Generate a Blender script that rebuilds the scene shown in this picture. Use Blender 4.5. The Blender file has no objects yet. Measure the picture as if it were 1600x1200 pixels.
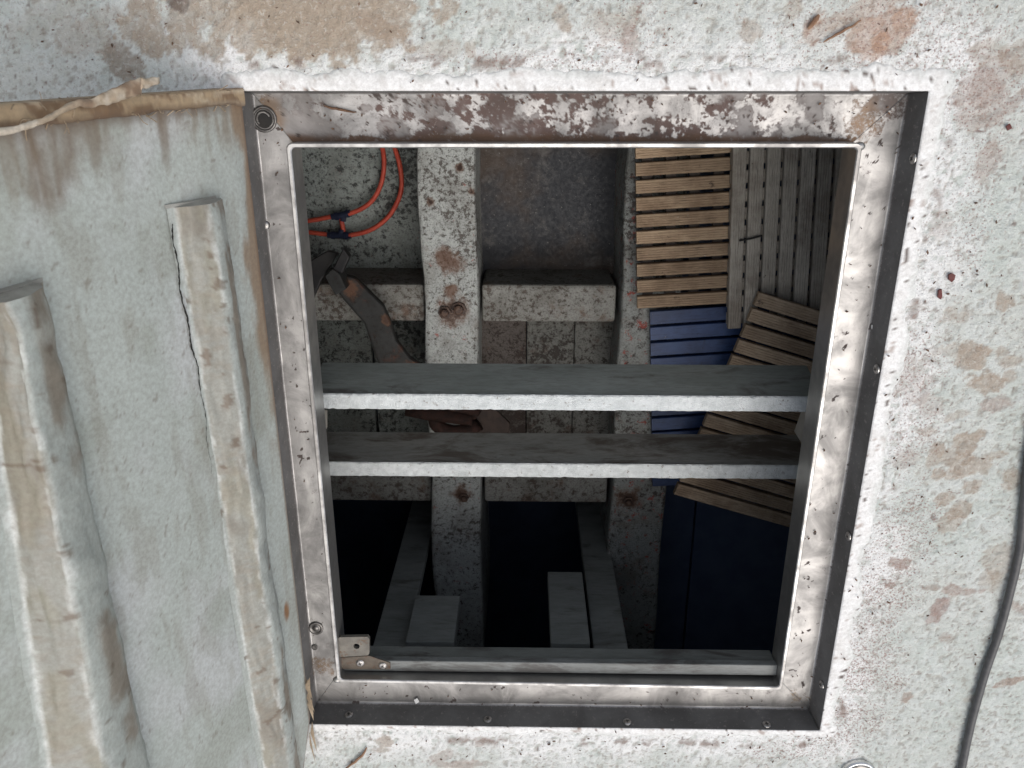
import bpy, bmesh, math, random
import numpy as np
from mathutils import Vector, Matrix

S = bpy.context.scene
COL = S.collection
random.seed(7)

# ------------------------------------------------------------------ camera, sky, sun, exposure
# metres; x right and y away along the deck, z up; the hatch's outer corner near the hinge is the origin
CAM = np.array([0.329, 0.916, 0.964])
ROT = np.array([[0.9998590, -0.0059086, 0.0157153],
                [0.0000639, 0.9373609, 0.3483597],
                [-0.0167892, -0.3483096, 0.9372292]])
F = 1250.0                                   # focal length in pixels of the 1600 px wide photograph
cam = bpy.data.cameras.new('camera')
camo = bpy.data.objects.new('camera', cam)
COL.objects.link(camo)
m4 = Matrix([list(ROT[i]) + [CAM[i]] for i in range(3)] + [[0, 0, 0, 1]])
camo.matrix_world = m4
cam.sensor_width = 36
cam.lens = F / 1600 * 36
cam.clip_start = 0.01
cam.clip_end = 200
cam.dof.use_dof = True
cam.dof.focus_distance = 1.12
cam.dof.aperture_fstop = 15
S.camera = camo

SUN_EL, SUN_AZ = math.radians(66), math.radians(140)   # azimuth clockwise from +y
world = bpy.data.worlds.new('World')
S.world = world
world.use_nodes = True
wn = world.node_tree
wn.nodes.clear()
sky = wn.nodes.new('ShaderNodeTexSky')
sky.sky_type = 'NISHITA'
sky.sun_disc = False
sky.sun_elevation = SUN_EL
sky.sun_rotation = SUN_AZ
sky.dust_density = 4.0
sky.air_density = 1.0
sky.ozone_density = 1.0
bg = wn.nodes.new('ShaderNodeBackground')
bg.inputs['Strength'].default_value = 0.12
wo = wn.nodes.new('ShaderNodeOutputWorld')
hs = wn.nodes.new('ShaderNodeHueSaturation')          # a hazy, whitish sky
hs.inputs['Saturation'].default_value = 0.45
wn.links.new(sky.outputs[0], hs.inputs['Color'])
wn.links.new(hs.outputs[0], bg.inputs['Color'])
wn.links.new(bg.outputs[0], wo.inputs['Surface'])
sun = bpy.data.lights.new('sun', 'SUN')
sun.energy = 0.95
sun.angle = math.radians(60)
sun.color = (1.0, 0.95, 0.88)
suno = bpy.data.objects.new('sun', sun)
COL.objects.link(suno)
sd = Vector((math.sin(SUN_AZ) * math.cos(SUN_EL), math.cos(SUN_AZ) * math.cos(SUN_EL), math.sin(SUN_EL)))
suno.rotation_euler = sd.to_track_quat('Z', 'Y').to_euler()
suno.location = (3, -3, 5)
S.view_settings.view_transform = 'Standard'
S.view_settings.look = 'None'
S.view_settings.gamma = 1
S.view_settings.use_curve_mapping = False
S.view_settings.exposure = 0.5


# ------------------------------------------------------------------ measuring helpers
def ray(px, py):
    return ROT @ np.array([(px - 800) / F, (600 - py) / F, -1.0])


def at(px, py, z):
    """the point at height z that the photograph shows at pixel (px, py)"""
    d = ray(px, py)
    return CAM + d * (z - CAM[2]) / d[2]


def atplane(px, py, p, n):
    d = ray(px, py)
    return CAM + d * ((p - CAM) @ n) / (d @ n)


# ------------------------------------------------------------------ numpy noise
def vnoise(x, y, seed):
    r = np.random.RandomState(seed)
    T = r.rand(256, 256)
    xi = np.floor(x).astype(int)
    yi = np.floor(y).astype(int)
    fx = x - xi
    fy = y - yi
    fx = fx * fx * (3 - 2 * fx)
    fy = fy * fy * (3 - 2 * fy)
    a = T[xi % 256, yi % 256]
    b = T[(xi + 1) % 256, yi % 256]
    c = T[xi % 256, (yi + 1) % 256]
    d = T[(xi + 1) % 256, (yi + 1) % 256]
    return (a * (1 - fx) + b * fx) * (1 - fy) + (c * (1 - fx) + d * fx) * fy


def fbm(x, y, freq, octaves=4, seed=0, gain=0.5):
    v = 0
    amp = 1.0
    tot = 0
    for o in range(octaves):
        c, s = math.cos(0.6 * o), math.sin(0.6 * o)
        v = v + amp * vnoise((x * c - y * s) * freq + 31.7 * o, (x * s + y * c) * freq + 17.3 * o, seed + o)
        tot += amp
        amp *= gain
        freq *= 2.03
    return v / tot


def sstep(a, b, x):
    t = np.clip((x - a) / (b - a), 0, 1)
    return t * t * (3 - 2 * t)


def mixc(col, c, m):
    m = m[..., None]
    return col * (1 - m) + np.array(c) * m


# ------------------------------------------------------------------ object helpers
def link(name, me, mat=None, parent=None):
    o = bpy.data.objects.new(name, me)
    COL.objects.link(o)
    if mat is not None and me is not None and not me.materials:
        me.materials.append(mat)
    if parent is not None:
        o.parent = parent
        o.matrix_parent_inverse = Matrix.Translation(-parent.matrix_basis.translation)
    return o


def tag(o, label=None, cat=None, group=None, kind=None):
    if label:
        o['label'] = label
    if cat:
        o['category'] = cat
    if group:
        o['group'] = group
    if kind:
        o['kind'] = kind
    return o


def empty(name, loc, label, cat, group=None):
    o = bpy.data.objects.new(name, None)
    COL.objects.link(o)
    o.empty_display_size = 0.05
    o.location = Vector(loc)
    return tag(o, label, cat, group)


def bm_obj(name, bm, mat, parent=None, smooth=False, bevel=0):
    bmesh.ops.recalc_face_normals(bm, faces=bm.faces[:])
    me = bpy.data.meshes.new(name)
    bm.to_mesh(me)
    bm.free()
    if smooth:
        me.polygons.foreach_set('use_smooth', [True] * len(me.polygons))
    o = link(name, me, mat, parent)
    if bevel:
        b = o.modifiers.new('bevel', 'BEVEL')
        b.width = bevel
        b.segments = 2
        b.limit_method = 'ANGLE'
    return o


def prism(bm, pts, z1, z0, jitter=0.0):
    """closed solid over a polygon of xy points, top z1 and bottom z0"""
    top = [bm.verts.new((p[0], p[1], z1 + random.uniform(-jitter, jitter))) for p in pts]
    bot = [bm.verts.new((p[0], p[1], z0)) for p in pts]
    n = len(pts)
    bm.faces.new(top)
    bm.faces.new(bot[::-1])
    for i in range(n):
        bm.faces.new((top[i], bot[i], bot[(i + 1) % n], top[(i + 1) % n]))


def pxprism(name, pts, z1, thick, mat, parent=None, bevel=0.0015, jitter=0.0):
    bm = bmesh.new()
    prism(bm, [at(x, y, z1)[:2] for x, y in pts], z1, z1 - thick, jitter)
    return bm_obj(name, bm, mat, parent, bevel=bevel)


def box(name, lo, hi, mat, parent=None, bevel=0.002):
    bm = bmesh.new()
    prism(bm, [(lo[0], lo[1]), (hi[0], lo[1]), (hi[0], hi[1]), (lo[0], hi[1])], hi[2], lo[2])
    return bm_obj(name, bm, mat, parent, bevel=bevel)


def smooth_path(pts, n=8):
    pts = [Vector(p) for p in pts]
    out = []
    P = [pts[0]] + pts + [pts[-1]]
    for i in range(1, len(P) - 2):
        for k in range(n):
            t = k / n
            a, b, c, d = P[i - 1], P[i], P[i + 1], P[i + 2]
            out.append(0.5 * ((2 * b) + (c - a) * t + (2 * a - 5 * b + 4 * c - d) * t * t + (3 * b - a - 3 * c + d) * t ** 3))
    out.append(pts[-1])
    return out


def tube(bm, path, r, seg=10, caps=True):
    rings = []
    n = len(path)
    up = Vector((0, 0, 1))
    for i, p in enumerate(path):
        t = (path[min(i + 1, n - 1)] - path[max(i - 1, 0)]).normalized()
        s = t.cross(up)
        if s.length < 1e-3:
            s = t.cross(Vector((1, 0, 0)))
        s.normalize()
        u = s.cross(t)
        rr = r[i] if isinstance(r, (list, tuple)) else r
        rings.append([bm.verts.new(p + (s * math.cos(a) + u * math.sin(a)) * rr)
                      for a in (2 * math.pi * k / seg for k in range(seg))])
    for i in range(n - 1):
        for k in range(seg):
            bm.faces.new((rings[i][k], rings[i][(k + 1) % seg], rings[i + 1][(k + 1) % seg], rings[i + 1][k]))
    if caps:
        bm.faces.new(rings[0][::-1])
        bm.faces.new(rings[-1])


def lathe(bm, profile, c, axis=(0, 0, 1), seg=28):
    """profile of (radius, height) spun about an axis through c"""
    q = Vector((0, 0, 1)).rotation_difference(Vector(axis))
    rings = []
    for r, h in profile:
        if r < 1e-6:
            rings.append([bm.verts.new(Vector(c) + q @ Vector((0, 0, h)))])
        else:
            rings.append([bm.verts.new(Vector(c) + q @ Vector((r * math.cos(a), r * math.sin(a), h)))
                          for a in (2 * math.pi * k / seg for k in range(seg))])
    for A, B in zip(rings, rings[1:]):
        for k in range(seg):
            a = [A[k % len(A)], A[(k + 1) % len(A)], B[(k + 1) % len(B)], B[k % len(B)]]
            f = []
            for v in a:
                if v not in f:
                    f.append(v)
            if len(f) > 2:
                bm.faces.new(f)


def grid_obj(name, P, col, mat, parent=None, mask=None, flip=False, smooth=True):
    """mesh from an (n, m, 3) array of points with a base colour per point"""
    n, m = P.shape[:2]
    idx = np.arange(n * m).reshape(n, m)
    q = np.stack([idx[:-1, :-1], idx[1:, :-1], idx[1:, 1:], idx[:-1, 1:]], -1)
    if flip:
        q = q[..., ::-1]
    q = q[mask] if mask is not None else q.reshape(-1, 4)
    used = np.zeros(n * m, bool)
    used[q.ravel()] = True
    remap = np.cumsum(used) - 1
    q = remap[q]
    V = P.reshape(-1, 3)[used]
    me = bpy.data.meshes.new(name)
    me.vertices.add(len(V))
    me.vertices.foreach_set('co', V.astype(np.float32).ravel())
    me.loops.add(q.size)
    me.loops.foreach_set('vertex_index', q.astype(np.int32).ravel())
    me.polygons.add(len(q))
    me.polygons.foreach_set('loop_start', np.arange(0, q.size, 4, dtype=np.int32))
    me.update(calc_edges=True)
    me.polygons.foreach_set('use_smooth', [smooth] * len(q))
    a = me.color_attributes.new('Tint', 'FLOAT_COLOR', 'POINT')
    c = np.ones((n * m, 4), np.float32)
    c[:, :col.shape[-1]] = col.reshape(n * m, -1)
    a.data.foreach_set('color', c[used].ravel())
    me.validate()
    return link(name, me, mat, parent)


# ------------------------------------------------------------------ materials
class NT:
    def __init__(self, name):
        self.m = bpy.data.materials.new(name)
        self.m.use_nodes = True
        self.t = self.m.node_tree
        self.b = self.t.nodes['Principled BSDF']
        self.co = self.t.nodes.new('ShaderNodeTexCoord').outputs['Object']

    def n(self, typ, **kw):
        x = self.t.nodes.new(typ)
        for k, v in kw.items():
            setattr(x, k, v)
        return x

    def l(self, a, b):
        self.t.links.new(a, b)

    def noise(self, scale, detail=4, rough=0.6, stretch=None, dist=0, offset=0):
        co = self.co
        if stretch or offset:
            mp = self.n('ShaderNodeMapping')
            mp.inputs['Scale'].default_value = stretch or (1, 1, 1)
            mp.inputs['Location'].default_value = (offset, offset * 0.7, offset * 1.3)
            self.l(co, mp.inputs['Vector'])
            co = mp.outputs[0]
        x = self.n('ShaderNodeTexNoise')
        x.inputs['Scale'].default_value = scale
        x.inputs['Detail'].default_value = detail
        x.inputs['Roughness'].default_value = rough
        x.inputs['Distortion'].default_value = dist
        self.l(co, x.inputs['Vector'])
        return x.outputs['Fac']

    def ramp(self, fac, a, b, lo=0.0, hi=1.0):
        x = self.n('ShaderNodeMapRange', interpolation_type='SMOOTHSTEP')
        x.inputs['From Min'].default_value = a
        x.inputs['From Max'].default_value = b
        x.inputs['To Min'].default_value = lo
        x.inputs['To Max'].default_value = hi
        self.l(fac, x.inputs['Value'])
        return x.outputs[0]

    def mix(self, fac, a, b, blend='MIX'):
        x = self.n('ShaderNodeMix', data_type='RGBA', blend_type=blend)
        for v, s in ((fac, x.inputs[0]), (a, x.inputs[6]), (b, x.inputs[7])):
            if isinstance(v, (int, float)):
                s.default_value = v
            elif isinstance(v, (tuple, list)):
                s.default_value = (*v, 1)
            else:
                self.l(v, s)
        return x.outputs[2]

    def math(self, op, a, b):
        x = self.n('ShaderNodeMath', operation=op)
        for v, s in ((a, x.inputs[0]), (b, x.inputs[1])):
            if isinstance(v, (int, float)):
                s.default_value = v
            else:
                self.l(v, s)
        return x.outputs[0]

    def bump(self, h, strength, dist):
        x = self.n('ShaderNodeBump')
        x.inputs['Strength'].default_value = strength
        x.inputs['Distance'].default_value = dist
        self.l(h, x.inputs['Height'])
        self.l(x.outputs[0], self.b.inputs['Normal'])

    def done(self, color, rough=0.6, metal=0.0, spec=0.4):
        for v, s in ((color, 'Base Color'), (rough, 'Roughness'), (metal, 'Metallic'), (spec, 'Specular IOR Level')):
            i = self.b.inputs[s]
            if isinstance(v, (int, float)):
                i.default_value = v
            elif isinstance(v, tuple):
                i.default_value = (*v, 1)
            else:
                self.l(v, i)
        return self.m


def m_tint(name, rough, fine, spec=0.35, bump=0.3, dist=0.001, grain=0.25):
    """painted surface coloured by its mesh colours with a fine grain"""
    t = NT(name)
    a = t.n('ShaderNodeAttribute', attribute_name='Tint')
    g = t.noise(fine, 3, 0.65)
    c = t.mix(t.ramp(g, 0.25, 0.75, grain, 0.0), a.outputs['Color'], (0.13, 0.10, 0.08))
    t.bump(g, bump, dist)
    return t.done(c, rough, 0, spec)


def m_deck(name):
    """worn non-skid coating; the mesh colour's alpha says where reddish primer speckles through"""
    t = NT(name)
    a = t.n('ShaderNodeAttribute', attribute_name='Tint')
    g1 = t.noise(190, 4, 0.7, dist=0.4)
    g2 = t.noise(520, 3, 0.7)
    sp = t.noise(330, 3, 0.7, offset=2.0)
    c = a.outputs['Color']
    c = t.mix(t.ramp(g1, 0.30, 0.48, 0.34, 0.0), c, (0.27, 0.26, 0.23))
    c = t.mix(t.ramp(g1, 0.52, 0.70, 0.0, 0.30), c, (0.76, 0.78, 0.76))
    c = t.mix(t.ramp(g2, 0.25, 0.5, 0.24, 0.0), c, (0.16, 0.13, 0.11))
    th = t.math('ADD', sp, t.math('MULTIPLY', a.outputs['Alpha'], 0.135))
    c = t.mix(t.ramp(th, 0.60, 0.70, 0, 0.75), c, (0.26, 0.16, 0.135))
    t.bump(t.math('ADD', g1, t.math('MULTIPLY', g2, 0.5)), 1.0, 0.0032)
    return t.done(c, 0.62, 0, 0.35)


def m_metal_tint(name):
    """stainless steel where the mesh colour's alpha is 1, its dirt elsewhere"""
    t = NT(name)
    a = t.n('ShaderNodeAttribute', attribute_name='Tint')
    al = t.ramp(t.math('ADD', a.outputs['Alpha'], t.math('MULTIPLY', t.math('SUBTRACT', t.noise(190, 6, 0.85), 0.5), 1.7)), 0.26, 0.64)
    smear = t.noise(16, 5, 0.65, (1, 1, 1), 0.5)
    fine = t.noise(420, 2, 0.6)
    steel = t.mix(t.ramp(smear, 0.3, 0.7), (0.20, 0.195, 0.19), (0.40, 0.39, 0.38))
    steel = t.mix(t.ramp(fine, 0.68, 0.74, 0, 0.4), steel, (0.12, 0.10, 0.09))
    steel = t.mix(t.ramp(t.noise(9, 5, 0.65, (2, 1, 1), 0.9, 4.0), 0.52, 0.72, 0, 0.6), steel, (0.52, 0.51, 0.49))
    dc = t.mix(t.ramp(smear, 0.3, 0.7, 0.5, 0.0), a.outputs['Color'], (0.05, 0.045, 0.04))
    dc = t.mix(t.ramp(t.noise(170, 4, 0.7), 0.58, 0.68, 0, 0.5), dc, (0.30, 0.27, 0.25))
    c = t.mix(al, dc, steel)
    r = t.ramp(smear, 0.3, 0.75, 0.58, 0.42)
    r = t.math('ADD', t.math('MULTIPLY', r, al), t.math('MULTIPLY', t.math('SUBTRACT', 1.0, al), 0.85))
    t.bump(t.math('ADD', fine, t.math('MULTIPLY', smear, 6.0)), 0.12, 0.0008)
    return t.done(c, r, t.math('MULTIPLY', al, 0.85), 0.4)


def m_steel(name, a, b, r0=0.3, r1=0.5, scale=40):
    t = NT(name)
    n = t.noise(scale, 4, 0.6)
    t.bump(t.noise(300, 2), 0.1, 0.0005)
    return t.done(t.mix(t.ramp(n, 0.35, 0.65), a, b), t.ramp(n, 0.3, 0.7, r1, r0), 0.9)


def m_flaky(name, paint, under, fleck=0.56, scale=75, stain=(0.10, 0.045, 0.022), stain_amt=0.5, red=0.0, spots=(), rthr=0.63):
    """old flaking paint: chips down to the dark, brown stains, traces of red lead; spots are rust runs (x, y, z, radius)"""
    t = NT(name)
    big = t.noise(7, 3, 0.6)
    mid = t.noise(scale * 0.62, 6, 0.78)
    fine = t.noise(scale * 2.1, 4, 0.75)
    c = t.mix(t.ramp(fine, 0.35, 0.65, 0.0, 0.55), paint, tuple(x * 0.5 for x in paint))
    c = t.mix(t.ramp(t.noise(scale * 0.3, 5, 0.7, offset=1.7), 0.5, 0.68, 0, 0.45), c, tuple(x * 0.55 for x in paint))
    c = t.mix(t.ramp(t.noise(17, 6, 0.75, offset=3.1), 0.52, 0.70, 0, stain_amt), c, stain)
    c = t.mix(t.ramp(t.noise(11, 4, 0.6, offset=12.0), 0.45, 0.7, 0, 0.55), c, tuple(x * 0.42 for x in (paint[0], paint[1] * 0.93, paint[2] * 0.86)))
    if red:
        c = t.mix(t.ramp(t.noise(48, 5, 0.75, offset=8.4), rthr, rthr + 0.06, 0, red), c, (0.30, 0.05, 0.035))
    thr = t.math('ADD', mid, t.math('MULTIPLY', t.math('SUBTRACT', big, 0.5), 0.35))
    fl = t.ramp(thr, fleck - 0.005, fleck + 0.045, 0, 0.88)
    f2 = t.ramp(fine, 0.56, 0.66, 0, 0.65)
    fl = t.math('MAXIMUM', fl, f2)
    c = t.mix(fl, c, under)
    for (x, y, z, r, dark) in spots:
        d = t.n('ShaderNodeVectorMath', operation='DISTANCE')
        t.l(t.co, d.inputs[0])
        d.inputs[1].default_value = (x, y, z)
        dd = t.math('ADD', d.outputs['Value'], t.math('MULTIPLY', t.math('SUBTRACT', t.noise(38, 6, 0.75, offset=x * 9), 0.5), r * 2.6))
        c = t.mix(t.ramp(dd, r * 1.05, r * 0.35, 0, 0.85), c, (0.125, 0.062, 0.036))
        c = t.mix(t.ramp(dd, r * 0.62, r * 0.2, 0, dark), c, (0.03, 0.017, 0.013))
    t.bump(t.math('SUBTRACT', t.math('MULTIPLY', fine, 0.4), fl), 0.5, 0.002)
    return t.done(c, 0.7, 0, 0.3)


def m_step(name, a, b, dirt_shade, dthr, pale, pthr):
    """brushed paint on a step: grime rubbed in, pale scuffs and fine scratches"""
    t = NT(name)
    c = t.mix(t.ramp(t.noise(14, 5, 0.65, (0.5, 2, 2)), 0.3, 0.7), a, b)
    c = t.mix(t.ramp(t.noise(9, 6, 0.72, (0.7, 2.5, 2.5), 0.5, 3.0), dthr - 0.06, dthr + 0.10, 0, 0.85), c, dirt_shade)
    c = t.mix(t.ramp(t.noise(24, 6, 0.75, (0.6, 1.6, 1.6), 0.8, 6.0), pthr - 0.03, pthr + 0.03, 0, 0.6), c, pale)
    c = t.mix(t.ramp(t.noise(60, 4, 0.7, (0.25, 3, 3), 1.5, 9.0), 0.69, 0.72, 0, 0.5), c, pale)
    f = t.noise(110, 4, 0.7, (0.4, 2, 2))
    c = t.mix(t.ramp(f, 0.3, 0.6, 0.35, 0), c, dirt_shade)
    t.bump(f, 0.35, 0.0012)
    return t.done(c, t.ramp(f, 0.3, 0.7, 0.45, 0.65), 0, 0.4)


def m_grime(name):
    """dark oily board: blue black to brown film with pale specks and worn spots"""
    t = NT(name)
    c = t.mix(t.ramp(t.noise(5, 4, 0.65), 0.40, 0.62), (0.024, 0.026, 0.031), (0.055, 0.040, 0.031))
    c = t.mix(t.ramp(t.noise(22, 6, 0.75, offset=2.2), 0.52, 0.72, 0, 0.7), c, (0.11, 0.105, 0.10))
    c = t.mix(t.ramp(t.noise(190, 3, 0.6, offset=1.0), 0.66, 0.72, 0, 0.6), c, (0.24, 0.235, 0.22))
    f = t.noise(120, 4, 0.7)
    t.bump(f, 0.4, 0.0015)
    return t.done(c, t.ramp(f, 0.3, 0.7, 0.5, 0.75), 0, 0.35)


def m_plain(name, a, b, scale=30, rough=0.65, bump=0.2, dist=0.001, stretch=None, spec=0.35, dark=None, dthr=0.62, vary=0.0):
    t = NT(name)
    n = t.noise(scale, 5, 0.65, stretch)
    c = t.mix(t.ramp(n, 0.3, 0.7), a, b)
    f = t.noise(scale * 6, 3, 0.6, stretch)
    if vary:                                    # each slat weathered a little differently
        oi = t.n('ShaderNodeObjectInfo')
        add = t.n('ShaderNodeVectorMath', operation='ADD')
        t.l(t.co, add.inputs[0])
        cb = t.n('ShaderNodeCombineXYZ')
        t.l(t.math('MULTIPLY', oi.outputs['Random'], 7.0), cb.inputs[0])
        t.l(t.math('MULTIPLY', oi.outputs['Random'], 3.0), cb.inputs[1])
        t.l(cb.outputs[0], add.inputs[1])
        t.co = add.outputs[0]
        c = t.mix(t.ramp(oi.outputs['Random'], 0, 1, 0, vary), c, tuple(x * 0.5 for x in a))
        c = t.mix(t.ramp(t.noise(9, 5, 0.7), 0.42, 0.68, 0, 0.7), c, (a[0] * 0.42, a[1] * 0.38, a[2] * 0.36))
        c = t.mix(t.ramp(t.noise(120, 4, 0.75, (0.25, 2.5, 1)), 0.52, 0.66, 0, 0.6), c, tuple(x * 0.35 for x in a))
        c = t.mix(t.ramp(t.noise(55, 5, 0.75, offset=7.7), 0.66, 0.70, 0, 0.7), c, (0.42, 0.41, 0.38))
    if dark:
        c = t.mix(t.ramp(t.noise(scale * 1.7, 5, 0.7, stretch, offset=5.0), dthr, dthr + 0.08, 0, 0.8), c, dark)
    t.bump(t.math('ADD', n, f), bump, dist)
    return t.done(c, rough, 0, spec)


M = {}
M['deck'] = m_deck('deck_paint')
M['bead'] = m_tint('sealant_paint', 0.55, 240, bump=0.55, dist=0.0018, grain=0.30)
M['lid'] = m_tint('lid_paint', 0.55, 210, bump=0.3, dist=0.0008, grain=0.34)
M['steel_tint'] = m_metal_tint('gutter_steel')
M['rim'] = m_steel('rim_steel', (0.28, 0.27, 0.26), (0.56, 0.55, 0.53), 0.35, 0.55, 28)
M['wall_steel'] = m_steel('wall_steel', (0.34, 0.33, 0.32), (0.50, 0.49, 0.47), 0.32, 0.5, 16)
M['screw'] = m_steel('screw_steel', (0.25, 0.24, 0.23), (0.5, 0.48, 0.46), 0.25, 0.4, 120)
M['dark_steel'] = m_steel('dark_steel', (0.10, 0.095, 0.09), (0.22, 0.21, 0.20), 0.35, 0.6, 60)
M['chrome'] = m_steel('cap_steel', (0.5, 0.5, 0.5), (0.75, 0.75, 0.74), 0.15, 0.3)
M['black_hole'] = m_plain('hole_dark', (0.01, 0.01, 0.01), (0.02, 0.018, 0.016))
M['frame'] = m_flaky('frame_paint', (0.35, 0.37, 0.355), (0.045, 0.036, 0.03), 0.535, 170, red=0.5)
M['stringer'] = m_flaky('stringer_paint', (0.26, 0.26, 0.24), (0.065, 0.048, 0.038), 0.535, 140, stain_amt=0.8)
M['bay_white'] = m_flaky('bay_paint', (0.27, 0.30, 0.285), (0.030, 0.031, 0.031), 0.535, 120, red=0.4, stain_amt=0.2)
M['bay_dark'] = m_grime('bay_grime')
M['bay_mid'] = m_flaky('bay_mid_paint', (0.17, 0.17, 0.155), (0.03, 0.022, 0.018), 0.515, 140, (0.08, 0.045, 0.03), 0.8)
M['grey_paint'] = m_step('grey_green_paint', (0.13, 0.14, 0.13), (0.18, 0.19, 0.18), (0.06, 0.055, 0.05), 0.55, (0.25, 0.26, 0.25), 0.70)
M['step_white'] = m_plain('white_gloss', (0.50, 0.53, 0.53), (0.66, 0.69, 0.69), 70, 0.45, 0.9, 0.0025, dark=(0.22, 0.19, 0.16), dthr=0.60)
M['step_face'] = m_step('step_paint', (0.24, 0.265, 0.24), (0.31, 0.335, 0.31), (0.10, 0.085, 0.075), 0.60, (0.42, 0.44, 0.42), 0.70)
M['step_worn'] = m_step('worn_step_paint', (0.25, 0.26, 0.245), (0.32, 0.32, 0.30), (0.10, 0.08, 0.065), 0.51, (0.36, 0.38, 0.37), 0.66)
M['cheek'] = m_plain('cheek_paint', (0.34, 0.32, 0.28), (0.46, 0.44, 0.40), 25, 0.7, 0.3)
M['tan'] = m_plain('weathered_teak', (0.38, 0.275, 0.185), (0.49, 0.37, 0.25), 22, 0.75, 0.35, 0.001, None, 0.2, (0.07, 0.05, 0.04), 0.64, vary=0.5)
M['greywood'] = m_plain('grey_teak', (0.46, 0.43, 0.375), (0.58, 0.545, 0.48), 22, 0.75, 0.35, 0.001, None, 0.2, (0.06, 0.05, 0.045), 0.66, vary=0.5)
M['brownwood'] = m_plain('brown_teak', (0.39, 0.30, 0.215), (0.50, 0.40, 0.295), 22, 0.75, 0.35, 0.001, None, 0.2, (0.06, 0.045, 0.04), 0.64, vary=0.5)
M['blue'] = m_plain('blue_plastic', (0.028, 0.055, 0.15), (0.042, 0.085, 0.21), 25, 0.5, 0.2, 0.0008, None, 0.4, (0.02, 0.02, 0.03), vary=0.35)
M['navy'] = m_plain('navy_panel', (0.09, 0.125, 0.215), (0.125, 0.165, 0.26), 14, 0.5, 0.1)
M['hose'] = m_plain('red_rubber', (0.36, 0.05, 0.03), (0.50, 0.08, 0.045), 60, 0.55, 0.1, dark=(0.16, 0.05, 0.04), dthr=0.60)
M['fitting'] = m_plain('navy_plastic', (0.012, 0.016, 0.035), (0.02, 0.025, 0.05), 40, 0.35, 0.05)
M['rust'] = m_flaky('rusty_steel', (0.034, 0.035, 0.034), (0.03, 0.02, 0.016), 0.62, 40, (0.10, 0.032, 0.014), 0.8, spots=[(*at(548, 450, -0.47), 0.022, 0.2), (*at(603, 500, -0.47), 0.012, 0.6), (*at(640, 575, -0.47), 0.016, 0.1)])
M['dark_fluke'] = m_plain('fluke_steel', (0.010, 0.010, 0.012), (0.024, 0.023, 0.022), 30, 0.6)
M['redrust'] = m_plain('red_rust', (0.014, 0.007, 0.005), (0.038, 0.014, 0.009), 90, 0.7, 0.8, 0.003)
M['black'] = m_plain('black_plastic', (0.012, 0.012, 0.013), (0.025, 0.025, 0.025), 40, 0.5, 0.1)
M['cable'] = m_plain('grey_cable', (0.05, 0.05, 0.052), (0.075, 0.075, 0.075), 90, 0.45, 0.15, 0.0006)
M['hold'] = m_plain('hold_paint', (0.26, 0.27, 0.26), (0.34, 0.35, 0.335), 6, 0.8, 0.2)
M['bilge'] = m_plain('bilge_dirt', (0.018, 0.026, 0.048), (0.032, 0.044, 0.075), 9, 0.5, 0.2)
M['post'] = m_step('post_paint', (0.20, 0.215, 0.205), (0.26, 0.275, 0.265), (0.10, 0.095, 0.085), 0.60, (0.28, 0.29, 0.285), 0.74)
M['flake'] = m_plain('dry_bits', (0.05, 0.03, 0.02), (0.16, 0.09, 0.055), 60, 0.8, 0.2)
M['chip'] = m_plain('red_chip', (0.09, 0.022, 0.018), (0.13, 0.035, 0.03), 90, 0.6, 0.2)
M['twig'] = m_plain('twig_bark', (0.16, 0.085, 0.05), (0.30, 0.19, 0.12), 90, 0.8, 0.5)
M['white_chip'] = m_plain('paint_chip', (0.7, 0.7, 0.68), (0.8, 0.8, 0.78), 90, 0.5)
M['crack'] = m_plain('crack_dark', (0.012, 0.012, 0.011), (0.025, 0.023, 0.02))

W, H = 0.78, 0.9112        # outer size of the hatch
GZ = -0.040                # gutter bottom
RZ = -0.012                # top of the inner upstand

# ------------------------------------------------------------------ the deck: one sheet with real non-skid relief
def axis(lo, hi, a, b, step):
    parts = [np.array([lo - 6, lo - 3, lo - 1.6]), np.linspace(lo - 1.0, lo, 70)[:-1]]
    for p, q in ((lo, a), (a, b), (b, hi)):
        k = max(2, int(round((q - p) / step)))
        parts.append(np.linspace(p, q, k + 1)[:-1])
    parts += [np.linspace(hi, hi + 1.0, 70), np.array([hi + 1.6, hi + 3, hi + 6])]
    return np.concatenate(parts)


ax = axis(-0.34, 1.18, 0.0, W, 0.0024)
ay = axis(-0.16, 1.13, 0.0, H, 0.0024)
X, Y = np.meshgrid(ax, ay, indexing='ij')


def blotch(px, py, rx, ry, rot=0, seed=1, soft=0.10, ragged=1.0):
    """an uneven stain lying on the deck round a point of the photograph (radii in metres)"""
    c = at(px, py, 0)
    a = math.radians(rot)
    dx, dy = X - c[0], Y - c[1]
    u = (dx * math.cos(a) + dy * math.sin(a)) / rx
    v = (-dx * math.sin(a) + dy * math.cos(a)) / ry
    d = np.sqrt(u * u + v * v) + (fbm(X, Y, 42, 6, seed, 0.66) - 0.5) * 2 * ragged
    return sstep(1 + soft, 1 - soft, d)


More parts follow.
